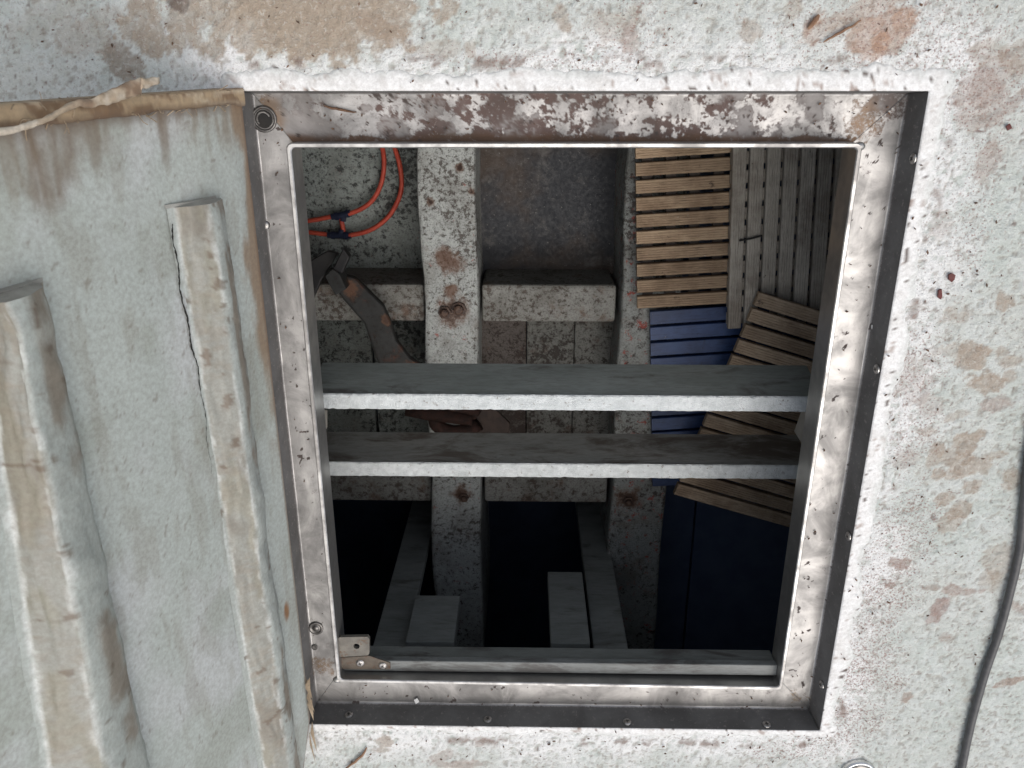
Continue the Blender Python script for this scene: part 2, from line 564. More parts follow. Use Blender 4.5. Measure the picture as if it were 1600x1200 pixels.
dh = np.maximum(np.maximum(-X, X - W), np.maximum(-Y, Y - H))    # distance from the hatch
nz = fbm(X, Y, 130, 3, 11)
pit = fbm(X, Y, 210, 2, 23)
slow = fbm(X, Y, 9, 4, 5)
white = sstep(0.095, 0.015, dh + (fbm(X, Y, 18, 6, 41, 0.62) - 0.5) * 0.13)
white = np.clip(white * 1.0, 0, 1)
dcol = np.zeros(X.shape + (3,)) + np.array([0.545, 0.568, 0.535])
dcol = mixc(dcol, (0.49, 0.54, 0.505), sstep(0.45, 0.65, slow) * 0.6)
dcol = mixc(dcol, (0.60, 0.63, 0.61), sstep(0.48, 0.62, fbm(X, Y, 60, 3, 71)) * 0.55)
dcol = mixc(dcol, (0.80, 0.80, 0.79), white * sstep(0.30, 0.50, nz + 0.06) * 0.95)
# grime in the pits of the coating
dcol = mixc(dcol, (0.28, 0.25, 0.21), sstep(0.36, 0.26, pit) * 0.55)
dcol = mixc(dcol, (0.17, 0.13, 0.11), sstep(0.81, 0.85, fbm(X, Y, 190, 2, 311)) * 0.7)
TAN = (0.34, 0.27, 0.205)
BRN = (0.22, 0.15, 0.11)
RUST = (0.38, 0.23, 0.15)
PINK = (0.34, 0.26, 0.22)
BARE = (0.36, 0.295, 0.225)
for k, (px, py, rx, ry, rot, c, amt) in enumerate([
    (395, 12, 0.145, 0.050, 0, BARE, 1), (470, 40, 0.085, 0.030, -8, BARE, 1), (520, 8, 0.10, 0.03, 0, BARE, 1),
    (595, 45, 0.042, 0.010, -32, TAN, .9), (196, 96, 0.030, 0.017, -42, (0.25, .2, .15), .9), (275, 5, .012, .008, 0, (.08, .05, .04), .8),
    (130, 62, 0.030, 0.020, 0, TAN, .45), (80, 20, 0.05, 0.02, 20, TAN, .3), (165, 25, 0.02, 0.01, 0, TAN, .4),
    (877, 25, 0.010, 0.015, 20, TAN, .8), (962, 40, 0.03, 0.018, 0, TAN, .45), (985, 52, 0.012, 0.016, 0, PINK, .8),
    (1172, 52, 0.010, 0.012, 0, TAN, .7), (690, 75, 0.03, 0.008, 0, TAN, .5), (735, 78, 0.008, 0.010, 0, TAN, .7),
    (1380, 48, 0.040, 0.022, 30, RUST, .8), (1414, 27, 0.014, 0.014, 0, RUST, .8), (1345, 15, 0.06, 0.012, 25, RUST, .5),
    (1270, 35, 0.018, 0.009, 50, RUST, .6), (1240, 15, 0.012, 0.01, 50, TAN, .6), (1378, 65, .01, .01, 0, RUST, .9),
    (1532, 155, 0.025, 0.035, 0, PINK, .6), (1555, 115, 0.03, 0.02, 50, PINK, .55), (1548, 245, .014, .024, 0, PINK, .7),
    (1540, 80, .015, .012, 0, TAN, .5), (1590, 90, .02, .02, 0, TAN, .5), (1583, 160, .02, .008, 50, PINK, .6),
    (1520, 555, .020, .017, 0, TAN, .95), (1568, 473, .013, .012, 0, TAN, .9), (1540, 595, .021, .013, -10, TAN, .95),
    (1495, 548, .028, .012, 0, TAN, .45), (1508, 495, .01, .011, 0, TAN, .5), (1485, 490, .009, .008, 0, TAN, .5),
    (1577, 565, .014, .010, 10, TAN, .7), (1566, 548, .006, .006, 0, TAN, .7), (1577, 588, .007, .007, 0, TAN, .7),
    (1510, 688, .018, .019, 0, TAN, .9), (1457, 712, .012, .017, 0, TAN, .85), (1490, 715, .024, .012, -15, TAN, .85),
    (1515, 732, .030, .014, 20, TAN, .8), (1553, 712, .022, .006, 10, TAN, .7), (1464, 741, .009, .008, 0, TAN, .9),
    (1488, 742, .013, .010, 0, TAN, .7), (1518, 760, .016, .010, 20, TAN, .8), (1580, 745, .017, .015, 0, TAN, .75),
    (1474, 783, .012, .010, 0, TAN, .8), (1498, 795, .016, .012, 20, TAN, .8), (1482, 820, .018, .012, 50, TAN, .75),
    (1420, 715, .018, .016, 0, PINK, .45), (1455, 632, .02, .016, 0, PINK, .45), (1450, 675, .014, .007, 0, TAN, .6),
    (1560, 630, .02, .008, 10, PINK, .7), (1500, 648, .02, .006, 20, TAN, .5), (1560, 880, .024, .03, 0, TAN, .5),
    (1545, 905, .014, .02, 0, TAN, .5), (1406, 880, .018, .010, 0, (.26, .17, .13), .85), (1392, 914, .008, .006, 0, BRN, .9),
    (1470, 945, .011, .022, -20, (.28, .18, .15), .95), (1496, 922, .025, .010, 0, PINK, .8), (1455, 918, .011, .005, 0, BRN, .7),
    (1460, 968, .014, .008, 30, (.28, .18, .15), .7), (1478, 998, .014, .010, 0, PINK, .5), (1417, 1088, .009, .010, 0, (.3, .22, .17), .9),
    (1576, 1065, .018, .006, 20, (.27, .18, .13), .85), (1590, 950, .016, .006, -40, PINK, .8), (1520, 1090, .016, .01, 30, TAN, .5),
    (600, 1160, .012, .010, 0, TAN, .8), (600, 1172, .012, .007, 0, TAN, .7), (690, 1180, .02, .008, 20, PINK, .6), (750, 1160, .008, .01, 0, PINK, .6),
    (720, 1195, .04, .008, 0, PINK, .7), (1470, 350, .012, .02, 0, PINK, .35), (1420, 600, .03, .03, 0, PINK, .35),
]):
    dcol = mixc(dcol, c, blotch(px, py, rx, ry, rot, 100 + 5 * k) * amt * 0.85 * (0.75 + 0.25 * sstep(0.35, 0.6, nz)))
# reddish speckle in the worn white paint beside the hatch
spk = np.zeros(X.shape)
for px, py, rx, ry, amt in ((1385, 930, .05, .05, .8), (1360, 985, .04, .07, .7), (1345, 1050, .055, .05, .9), (1315, 1130, .07, .05, .8),
                            (1420, 830, .05, .06, .7), (1425, 570, .045, .06, .6), (1430, 680, .035, .05, .6), (1370, 890, .05, .08, .5),
                            (1240, 1175, .06, .025, .7), (1500, 140, .08, .06, .55), (1440, 60, .1, .05, .5), (1280, 60, .08, .04, .4),
                            (980, 55, .05, .04, .4), (1520, 330, .03, .09, .4), (860, 95, .12, .012, .5), (1390, 1070, .02, .02, .8)):
    spk = np.maximum(spk, blotch(px, py, rx, ry, 0, 900 + px, 0.5, 0.8) * amt)
# grime caught beside the sealant
dcol = mixc(dcol, (0.20, 0.14, 0.11), sstep(0.012, 0.0, np.abs(dh - 0.030)) * sstep(0.58, 0.68, fbm(X, Y, 40, 4, 81)) * 0.8)
far = sstep(0.0, 0.06, np.maximum(np.maximum(-0.34 - X, X - 1.18), np.maximum(-0.16 - Y, Y - 1.13)))   # coarser sheet beyond
dcol = mixc(dcol, (0.55, 0.585, 0.55), far)
fade = sstep(0.0, 0.02, dh) * (1 - far)
Zd = ((nz - 0.5) * 0.0038 + (pit - 0.5) * 0.0034 + (fbm(X, Y, 50, 3, 55) - 0.5) * 0.0025) * (1 - 0.35 * white) * fade
Zd = np.minimum(Zd, 0.0016)
zc = sstep(0.45, 0.6, fbm(X, Y, 45, 4, 100)) * 0
P = np.stack([X, Y, Zd], -1)
mx = (ax[:-1] + ax[1:]) / 2
my = (ay[:-1] + ay[1:]) / 2
hole = (mx[:, None] > 0) & (mx[:, None] < W) & (my[None] > 0) & (my[None] < H)
deck = tag(grid_obj('deck', P, np.concatenate([dcol, spk[..., None]], -1), M['deck'], mask=~hole), kind='structure')

# ------------------------------------------------------------------ hatch frame
hatch = empty('deck_hatch', (W / 2, H / 2, 0), 'square stainless steel hatch frame with a rusty gutter, set in the white deck', 'hatch')

# sealant bead round the frame
sides = [((0, 0), (W, 0), (0, -1), 0.014), ((W, 0), (W, H), (1, 0), 0.027), ((W, H), (0, H), (0, 1), 0.023), ((0, H), (0, 0), (-1, 0), 0.02)]
peri = []
for (a, b, n, w) in sides:
    L = math.hypot(b[0] - a[0], b[1] - a[1])
    k = int(L / 0.003)
    for i in range(k):
        t = i / k
        x, y = a[0] + (b[0] - a[0]) * t, a[1] + (b[1] - a[1]) * t
        peri.append((x, y, n[0], n[1], w, t * L, L))
    # square corner: both normals
    i2 = sides.index((a, b, n, w)) + 1
    n2 = sides[i2 % 4][2]
    w2 = sides[i2 % 4][3]
    for i in range(6):
        t = (i + 0.5) / 6
        ca_, sa_ = math.cos(t * math.pi / 2) ** 0.55, math.sin(t * math.pi / 2) ** 0.55     # softly rounded corner
        kx = n[0] * w * ca_ + n2[0] * w2 * sa_
        ky = n[1] * w * ca_ + n2[1] * w2 * sa_
        peri.append((b[0], b[1], kx, ky, 1.0, 0, 1))
peri.append(peri[0])
peri = np.array(peri)
prof = np.array([(0.0, 0.0000), (0.02, 0.0018), (0.12, 0.0022), (0.3, 0.0022), (0.5, 0.0020), (0.7, 0.0017), (0.86, 0.0012), (0.96, 0.0004), (1.0, -0.0016)])
n1 = len(peri)
BX = np.zeros((n1, len(prof), 3))
wob = 1 + (fbm(peri[:, 0], peri[:, 1], 22, 6, 77, 0.66) - 0.5) * 1.3
wob[-1] = wob[0]
for j, (u, h) in enumerate(prof):
    BX[:, j, 0] = peri[:, 0] + peri[:, 2] * peri[:, 4] * u * wob
    BX[:, j, 1] = peri[:, 1] + peri[:, 3] * peri[:, 4] * u * wob
    BX[:, j, 2] = h
hn = fbm(BX[..., 0], BX[..., 1], 90, 3, 88)
BX[..., 2] += (hn - 0.5) * 0.0014 * (prof[:, 0] > 0.05)
bcol = np.zeros(BX.shape) + np.array([0.77, 0.77, 0.76])
bcol = mixc(bcol, (0.66, 0.65, 0.63), sstep(0.5, 0.7, hn) * 0.7)
bcol = mixc(bcol, (0.24, 0.15, 0.11), sstep(0.66, 0.71, fbm(BX[..., 0], BX[..., 1], 85, 6, 301, 0.65)) * 0.8 * np.linspace(1.0, 0.5, len(prof)))
bcol = mixc(bcol, (0.60, 0.62, 0.60), sstep(0.55, 1.0, np.broadcast_to(prof[None, :, 0], hn.shape) + (fbm(BX[..., 0], BX[..., 1], 60, 4, 305) - 0.5) * 0.9) * 0.8)
bcol = mixc(bcol, (0.10, 0.08, 0.07), sstep(0.80, 0.84, fbm(BX[..., 0], BX[..., 1], 150, 2, 302)))
grid_obj('sealant_bead', BX, bcol, M['bead'], hatch)

# gutter: four mitred sides, each outer wall + bottom
inner = [at(447, 224, RZ), at(1348, 224, RZ), at(1222, 1078, RZ), at(527, 1066, RZ)]    # top-left, top-right, bottom-right, bottom-left
outer = [np.array([0, H, 0]), np.array([W, H, 0]), np.array([W, 0, 0]), np.array([0, 0, 0])]
oin = [np.array([0.004, H - 0.002, 0]), np.array([W - 0.004, H - 0.002, 0]), np.array([W - 0.004, 0.004, 0]), np.array([0.004, 0.004, 0])]


def gutter_side(i, top_dirt):
    o0, o1, b0, b1, i0, i1 = outer[i], outer[(i + 1) % 4], oin[i], oin[(i + 1) % 4], inner[i], inner[(i + 1) % 4]
    n = 320
    t = np.linspace(0.0006, 0.9994, n)[:, None]
    rows, cid = [], []
    for z in np.linspace(0.001, GZ + 0.004, 7):
        f = (0 - z) / -GZ
        a = o0 + (b0 - o0) * f
        b = o1 + (b1 - o1) * f
        r = a + (b - a) * t
        r[:, 2] = z
        rows.append(r)
        cid.append(-1)
    for v in np.linspace(0.02, 1.0, 26):
        a = b0 + (i0 - b0) * v
        b = b1 + (i1 - b1) * v
        r = a + (b - a) * t
        r[:, 2] = GZ
        rows.append(r)
        cid.append(v)
    P = np.stack(rows, 1)
    v = np.array(cid)[None, :] + 0 * P[..., 0]
    x, y = P[..., 0], P[..., 1]
    P[..., 2] += np.where(v > 0, (fbm(x, y, 22, 3, 9) - 0.5) * 0.0022, 0)
    c = np.zeros(P.shape[:2] + (4,))
    c[..., :3] = (0.115, 0.072, 0.062)
    c[..., 3] = 1
    dirt_shade = np.zeros(P.shape[:2])
    if top_dirt:
        pos = np.clip((x - 0.1) / 0.1, 0, 1) * np.clip((0.72 - x) / 0.2, 0, 1)
        d = 0.62 * fbm(x * 0.7, y, 46, 6, 19, 0.72) + 0.38 * fbm(x, y, 130, 4, 21, 0.7) + 0.14 * (pos - 0.5) - 0.05 + 0.06 * (v - 0.5)
        dirt_shade = sstep(0.455, 0.60, d) * (v > 0) * 0.85
        pale = sstep(0.54, 0.66, fbm(x, y, 30, 5, 29, .6)) * (v > 0) * 0.6 + 0.34 * (v > 0)
        c[..., :3] = mixc(c[..., :3], (0.33, 0.315, 0.305), pale * (1 - dirt_shade))
        dirt_shade = np.maximum(dirt_shade, pale)
        # brown water mark along the upstand
        wm = sstep(0.80, 0.95, v + (fbm(x, y, 30, 3, 37) - 0.5) * 0.2) * (v > 0)
        c[..., :3] = mixc(c[..., :3], (0.15, 0.085, 0.05), wm * 0.9)
        dirt_shade = np.maximum(dirt_shade, wm * 0.85)
        hx, hy = at(413, 185, GZ)[:2]
        hm = sstep(0.034, 0.016, np.hypot(x - hx, y - hy) + (fbm(x, y, 60, 3, 35) - .5) * 0.02) * (v > 0)
        c[..., :3] = mixc(c[..., :3], (0.22, 0.14, 0.08), hm * 0.8)
        dirt_shade = np.maximum(dirt_shade, hm * 0.7)
    else:
        d = fbm(x, y, 34, 5, 49, 0.6)
        dirt_shade = sstep(0.72, 0.76, d) * (v > 0) * 0.4
        wm = sstep(0.88, 0.99, v + (fbm(x, y, 20, 3, 33) - 0.5) * 0.25) * (v > 0)
        c[..., :3] = mixc(c[..., :3], (0.42, 0.36, 0.27), wm)
        dirt_shade = np.maximum(dirt_shade, wm * 0.55)
    for px, py, rr, cc in ((1353, 190, .03, (.36, .24, .15)), (500, 1040, .022, (.26, .18, .11)), (1250, 1090, .022, (.33, .26, .17)), (1395, 160, .03, (.12, .09, .08)), (1275, 1105, .014, (.05, .04, .04))):
        q = at(px, py, GZ)
        hm = sstep(rr * 1.2, rr * 0.4, np.hypot(x - q[0], y - q[1]) + (fbm(x, y, 60, 5, 35, .7) - .5) * 0.05) * (v > 0) * 0.75
        c[..., :3] = mixc(c[..., :3], cc, hm)
        dirt_shade = np.maximum(dirt_shade, hm * 0.8)
    c[..., :3] = np.where((v < 0)[..., None], np.array([0.15, 0.145, 0.14]), c[..., :3])  # outer walls: same steel, their dark reflection painted into the colour
    dirt_shade = np.where(v < 0, 0.9, dirt_shade)  # the mask also lets that painted darkness show on the walls
    spk = sstep(0.80, 0.83, fbm(x, y, 130, 2, 59)) * (v > 0)
    c[..., :3] = mixc(c[..., :3], (0.07, 0.055, 0.05), spk)
    dirt_shade = np.maximum(dirt_shade, spk * 0.8)
    c[..., 3] = 1 - dirt_shade
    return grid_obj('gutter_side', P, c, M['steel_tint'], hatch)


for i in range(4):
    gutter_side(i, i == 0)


# inner upstand with a bright rolled top edge
def rounded(q, r, n, z):
    pts = []
    for i in range(4):
        p, a, b = np.array(q[i][:2]), np.array(q[i - 1][:2]), np.array(q[(i + 1) % 4][:2])
        da, db = (a - p) / np.linalg.norm(a - p), (b - p) / np.linalg.norm(b - p)
        s, e = p + da * r, p + db * r
        for k in range(n + 1):
            t = k / n
            w_ = (1 - t) ** 2 * s + 2 * t * (1 - t) * p + t * t * e
            pts.append((w_[0], w_[1], z))
    return pts


def inset(q, d):
    """move the four corners towards the inside of the quad by d"""
    c = sum(np.array(p[:2]) for p in q) / 4
    out = []
    for p in q:
        v = np.array(p[:2])
        s = np.sign(c - v)
        out.append(v + s * d)
    return out


bm = bmesh.new()
loops = []
for d, z, r in ((-0.0005, GZ - 0.0005, 0.008), (-0.0005, RZ - 0.0012, 0.008), (0.0006, RZ, 0.0075), (0.0040, RZ, 0.006), (0.0052, RZ - 0.0012, 0.005)):
    loops.append([bm.verts.new(p) for p in rounded(inset(inner, d), r, 6, z)])
for A, B in zip(loops, loops[1:]):
    for k in range(len(A)):
        bm.faces.new((A[k], A[(k + 1) % len(A)], B[(k + 1) % len(B)], B[k]))
bm_obj('coaming_rim', bm, M['rim'], hatch, smooth=False)
bm = bmesh.new()
loops = []
for d, z, r in ((0.0048, RZ - 0.0018, 0.006), (0.0044, -0.03, 0.006), (0.0038, -0.062, 0.006), (-0.012, -0.063, 0.008)):
    loops.append([bm.verts.new(p) for p in rounded(inset(inner, d), r, 6, z)])
for A, B in zip(loops, loops[1:]):
    for k in range(len(A)):
        bm.faces.new((A[k], A[(k + 1) % len(A)], B[(k + 1) % len(B)], B[k]))
bm_obj('inner_wall', bm, M['wall_steel'], hatch)


# cross-head screws in the gutter walls
def screw_mesh(ax_):
    bm = bmesh.new()
    lathe(bm, [(0.0064, 0.0), (0.0062, 0.0010), (0.0046, 0.0021), (0.0, 0.0024)], (0, 0, 0), (0, 0, 1), 18)
    for s in (0, 1):
        l, w_ = (0.0026, 0.0005) if s else (0.0005, 0.0026)
        bmesh.ops.create_cube(bm, size=1, matrix=Matrix.Translation((0, 0, 0.0021)) @ Matrix.Diagonal((2 * l, 2 * w_, 0.0010 + 0.0001 * s, 1)))
    bmesh.ops.recalc_face_normals(bm, faces=bm.faces[:])
    me = bpy.data.meshes.new('screw')
    bm.to_mesh(me)
    bm.free()
    me.materials.append(M['screw'])
    me.materials.append(M['black_hole'])
    for p in me.polygons[-12:]:
        p.material_index = 1
    return me


sm = screw_mesh(None)


def put(me, name, loc, nrm, parent):
    o = link(name, me, None, None)
    o.matrix_world = Matrix.Translation(Vector(loc)) @ Vector((0, 0, 1)).rotation_difference(Vector(nrm)).to_matrix().to_4x4()
    o.rotation_euler.rotate_axis('Z', random.uniform(0, 3))
    o.parent = parent
    o.matrix_parent_inverse = Matrix.Translation(-parent.matrix_basis.translation)
    return o


for px, py in ((1427, 248), (1370, 577), (1326, 838), (1284, 1070)):
    p = atplane(px, py, np.array([W - 0.0022, 0, 0]), np.array([1.0, 0, 0]))
    put(sm, 'screw', (p[0], p[1], max(p[2], -0.032)), (-1, 0, 0.09), hatch)
for px, py in ((545, 1117), (762, 1124), (980, 1128), (1198, 1132)):
    p = atplane(px, py, np.array([0, 0.0022, 0]), np.array([0, 1.0, 0]))
    put(sm, 'screw', (p[0], p[1], max(p[2], -0.032)), (0, 1, 0.09), hatch)

# drain socket in the corner, rivet and washer on the hinge side of the gutter
q = at(413, 186, GZ)
bm = bmesh.new()
lathe(bm, [(0.0155, 0.0008), (0.0155, 0.0024), (0.0135, 0.0032), (0.0118, 0.002), (0.0115, -0.0012), (0.0108, 0.0016), (0.0100, 0.0002)], q, seg=32)
dr = bm_obj('drain_socket', bm, M['dark_steel'], hatch, smooth=True)
bm = bmesh.new()
lathe(bm, [(0.0102, 0.0017), (0.006, 0.0016), (0.0, 0.0016)], q, seg=24)
bm_obj('drain_hole', bm, M['black_hole'], dr)
bm = bmesh.new()
for k in range(5):
    lathe(bm, [(0.0105, 0.0018 + 0.0004 * k)], q)
tube(bm, [Vector(q) + Vector((0.0078 * math.cos(a), 0.0078 * math.sin(a), 0.0026)) for a in np.linspace(0.4, 3.9, 14)], 0.0011, 6)
bm_obj('drain_thread', bm, M['screw'], dr)
q = at(415, 352, GZ)
bm = bmesh.new()
lathe(bm, [(0.0062, 0.0006), (0.0060, 0.002), (0.004, 0.0036), (0, 0.004)], q, seg=20)
bm_obj('rivet', bm, M['screw'], hatch, smooth=True)
q = at(494, 981, GZ)
bm = bmesh.new()
lathe(bm, [(0.0112, 0.0008), (0.011, 0.002), (0.0078, 0.0022), (0.0074, 0.0012), (0.0052, 0.0012), (0.0048, 0.0028), (0.0, 0.003)], q, seg=24)
bm_obj('bolt_washer', bm, M['dark_steel'], hatch, smooth=True)
q = at(492, 1011, GZ)
bm = bmesh.new()
lathe(bm, [(0.0052, 0.0007), (0.0048, 0.0016), (0.003, 0.0009), (0, 0.0009)], q, seg=18)
bm_obj('pin', bm, M['dark_steel'], hatch, smooth=True)
# weld blob at the corners of the rim
for px, py, r in ((1345, 229, .006), (1219, 1076, .004), (526, 1065, .006)):
    q = at(px, py, RZ)
    bm = bmesh.new()
    bmesh.ops.create_icosphere(bm, subdivisions=2, radius=r, matrix=Matrix.Translation((q[0], q[1], RZ - 0.0045)) @ Matrix.Diagonal((1.15, 0.9, 0.8, 1)))
    bm_obj('weld', bm, M['rim'], hatch, smooth=True)

# ------------------------------------------------------------------ the open lid, standing 15 degrees past upright
PHI = math.radians(15)
LN = np.array([math.cos(PHI), 0, math.sin(PHI)])          # normal of its underside, towards the opening
LD = np.array([-math.sin(PHI), 0, math.cos(PHI)])         # up along it
LP = np.array([0.005, 0, 0.004])


def lsy(px, py, h=0.0):
    """distance up the lid, and y, of a pixel that lies h proud of the lid's underside"""
    p = atplane(px, py, LP + LN * h, LN)
    return (p - LP) @ LD, p[1]


def lpos(s, y, h):
    s, y, h = np.broadcast_arrays(np.asarray(s, float), np.asarray(y, float), np.asarray(h, float))
    return LP + s[..., None] * LD + h[..., None] * LN + y[..., None] * np.array([0, 1.0, 0])


lid = empty('open_lid', (0, H / 2, 0.004), 'open hatch lid standing on its hinge edge, grey green fibreglass underside with stiffeners', 'hatch lid')
LTOP = 0.74
ls = np.concatenate([np.linspace(0, 0.55, 200), np.linspace(0.56, LTOP, 30)])
lt = np.linspace(0, 1, 330)
Sg, Tg = np.meshgrid(ls, lt, indexing='ij')
ytop = 0.9145 - 0.035 * Sg
ybot = np.where(Sg < 0.035, 0.012 - 2.2 * Sg, -0.065 - 0.03 * (Sg - 0.035))
Yg = ybot + (ytop - ybot) * Tg
wave = (fbm(Sg, Yg, 6, 3, 130) - 0.5) * 0.006 + (fbm(Sg, Yg, 25, 3, 131) - 0.5) * 0.0009
edge_in = ytop - Yg
Hg = wave * sstep(0, 0.05, edge_in) * sstep(0, 0.03, Sg)
lc = np.zeros(Sg.shape + (3,)) + np.array([0.44, 0.48, 0.455])
lc = mixc(lc, (0.50, 0.525, 0.52), sstep(0.42, 0.62, fbm(Sg, Yg, 7, 4, 140)))
lc = mixc(lc, (0.36, 0.39, 0.355), sstep(0.50, 0.68, fbm(Sg, Yg, 13, 5, 141)) * 0.8)
lc = mixc(lc, (0.30, 0.30, 0.26), sstep(0.55, 0.70, fbm(Sg * 2.0, Yg * 0.5, 26, 4, 142)) * 0.4)
BR = (0.155, 0.105, 0.065)
bn = fbm(Sg, Yg, 30, 4, 143)
drip = fbm(Sg, Yg * 0 + 1.3, 26, 3, 144)
tb = sstep(0.055, 0.008, edge_in - (drip - 0.45) * 0.16 * sstep(0.3, 0.6, bn))
strk = fbm(Sg, Yg * 0.12, 90, 4, 148)
lc = mixc(lc, (0.20, 0.155, 0.11), tb * (0.25 + 0.75 * sstep(0.35, 0.65, strk)) * 0.7)
lc = mixc(lc, (0.12, 0.08, 0.055), sstep(0.030, 0.018, edge_in) * 0.55)
s0, y0 = lsy(70, 235)
d = np.sqrt(((Sg - s0) / 0.032) ** 2 + ((Yg - y0) / 0.055) ** 2) + (bn - 0.5) * 1.3
lc = mixc(lc, (0.17, 0.125, 0.085), sstep(1.2, 0.5, d) * 0.75 * (0.45 + 0.55 * sstep(0.3, 0.6, strk)))
for px in (140, 255):
    s0, y0 = lsy(px, 190)
    d = np.sqrt(((Sg - s0) / 0.010) ** 2 + ((Yg - y0) / 0.045) ** 2) + (bn - 0.5) * 1.2
    lc = mixc(lc, (0.17, 0.125, 0.085), sstep(1.2, 0.6, d) * 0.6)
hb = sstep(0.032, 0.012, Sg + (fbm(Sg * 3, Yg, 18, 4, 145) - 0.5) * 0.05) * sstep(0.42, 0.62, Yg + (bn - .5) * .2)
lc = mixc(lc, (0.25, 0.17, 0.105), hb * 0.85)
lc = mixc(lc, (0.16, 0.10, 0.065), sstep(0.005, 0.001, Sg) * 0.8)
lc = mixc(lc, (0.20, 0.12, 0.10), sstep(0.012, 0.0, Yg - ybot + (bn - .5) * .02) * 0.8)
lc = mixc(lc, (0.20, 0.17, 0.14), sstep(0.80, 0.84, fbm(Sg, Yg, 170, 2, 147)) * 0.5)
s0, y0 = lsy(448, 955)
lc = mixc(lc, (0.26, 0.14, 0.07), sstep(1.3, 0.7, np.sqrt(((Sg - s0) / .006) ** 2 + ((Yg - y0) / .014) ** 2)))
grid_obj('underside', lpos(Sg, Yg, Hg), lc, M['lid'], lid, flip=True)
# the body of the lid behind that skin
bm = bmesh.new()
ring = [(0, 0.012), (0.035, -0.065), (LTOP, -0.086), (LTOP, 0.9145 - .035 * LTOP), (0, 0.9145)]
A = [bm.verts.new(lpos(s, y, -0.0004)) for s, y in ring]
B = [bm.verts.new(lpos(s, y, -0.032)) for s, y in ring]
bm.faces.new(B)
for i in range(5):
    bm.faces.new((A[i], A[(i + 1) % 5], B[(i + 1) % 5], B[i]))
M['lid_side'] = m_plain('lid_edge', (0.20, 0.15, 0.10), (0.34, 0.27, 0.19), 35, 0.8, 0.5, 0.002, None, 0.2, (0.08, 0.05, 0.035), 0.6)
bm_obj('lid_body', bm, M['lid_side'], lid)

# bare brown lip along the far edge, with its torn glass cloth
n = 420
sL = np.linspace(0.0, LTOP, n)[:, None]
prof = np.array([(0.000, -0.003), (0.0003, 0.0042), (0.003, 0.0052), (0.007, 0.0050), (0.011, 0.0054), (0.015, 0.0048), (0.0175, 0.0042), (0.018, 0.0004)])
yl = 0.9150 - 0.035 * sL - prof[None, :, 0] * (1 + 0.35 * (fbm(sL * 1.0, sL * 0 + 2, 30, 3, 151) - 0.5))
hl = prof[None, :, 1] * (0.6 + 0.8 * fbm(sL + 0 * yl, yl, 60, 5, 152)) + 0 * sL
lcol = np.zeros(yl.shape + (3,)) + np.array([0.36, 0.27, 0.17])
sl2 = sL + 0 * yl
lcol = mixc(lcol, (0.17, 0.105, 0.06), sstep(0.45, 0.60, fbm(sl2 * 0.45, yl * 2.2, 70, 5, 153, 0.65)) * 0.9)
lcol = mixc(lcol, (0.52, 0.43, 0.31), sstep(0.58, 0.70, fbm(sl2 * 0.3, yl * 3, 60, 5, 154, 0.65)) * 0.8)
lcol = mixc(lcol, (0.10, 0.065, 0.045), sstep(0.011, 0.018, prof[None, :, 0] + 0 * sL) * 0.8)
grid_obj('edge_lip', lpos(sl2, yl, hl), lcol, M['lid'], lid, flip=True)
# torn strip of laminate lifting off that lip
pl = [(248, 125, .020, 9), (222, 131, .020, 15), (219, 134, .019, 26), (196, 142, .018, 25), (170, 152, .017, 21), (142, 160, .016, 12), (118, 162, .016, 9),
      (94, 174, .015, 7), (70, 188, .015, 7), (40, 198, .014, 8), (0, 206, .013, 9), (-40, 214, .012, 11)]
rows = []
for k in range(len(pl) - 1):
    for j in range(6):
        t = j / 6
        rows.append([pl[k][i] * (1 - t) + pl[k + 1][i] * t for i in range(4)])
rows = np.array(rows)
np.random.seed(3)
rows[:, 1] += (np.random.rand(len(rows)) - 0.5) * 3.0
cross = np.linspace(-0.5, 0.5, 7)
PP = np.zeros((len(rows), 7, 3))
for a, (px, py, h, wd) in enumerate(rows):
    for b, u in enumerate(cross):
        hh = h + 0.0015 * math.cos(u * 3) + 0.0025 * math.sin(a * 0.9 + u * 3) * u
        s, y = lsy(px, py + u * wd, hh)
        PP[a, b] = lpos(s, y, hh)
pc = np.zeros(PP.shape) + np.array([0.42, 0.34, 0.25])
pn = fbm(PP[..., 2], PP[..., 1], 55, 4, 161)
pc = mixc(pc, (0.22, 0.15, 0.10), sstep(0.40, 0.55, pn) * sstep(2, 14, np.arange(len(rows)))[:, None] * sstep(44, 28, np.arange(len(rows)))[:, None])
pc = mixc(pc, (0.62, 0.56, 0.47), sstep(0.42, 0.3, pn) * 0.8)
o = grid_obj('torn_strip', PP, pc, M['lid'], lid, flip=True)
so = o.modifiers.new('thickness', 'SOLIDIFY')
so.thickness = 0.0012
so.offset = -1


# loose glass fibres hanging off that lip
bm = bmesh.new()
rnf = random.Random(12)
for k in range(46):
    s0 = rnf.uniform(0.01, 0.34)
    y0 = 0.9150 - 0.035 * s0 - rnf.choice((0.001, 0.0165, 0.017))
    pth = [Vector(lpos(s0, y0, 0.004))]
    dv = Vector((rnf.uniform(-1, 1), rnf.uniform(-.9, .5), rnf.uniform(0, .8)))
    for j in range(4):
        dv += Vector((rnf.uniform(-1, 1), rnf.uniform(-1, 1), rnf.uniform(-1, 1))) * 0.5
        pth.append(pth[-1] + dv.normalized() * rnf.uniform(0.002, 0.005))
    tube(bm, pth, rnf.uniform(0.00025, 0.0006), 4)
tag(bm_obj('fibres', bm, M['lid_side'], lid), kind='stuff')

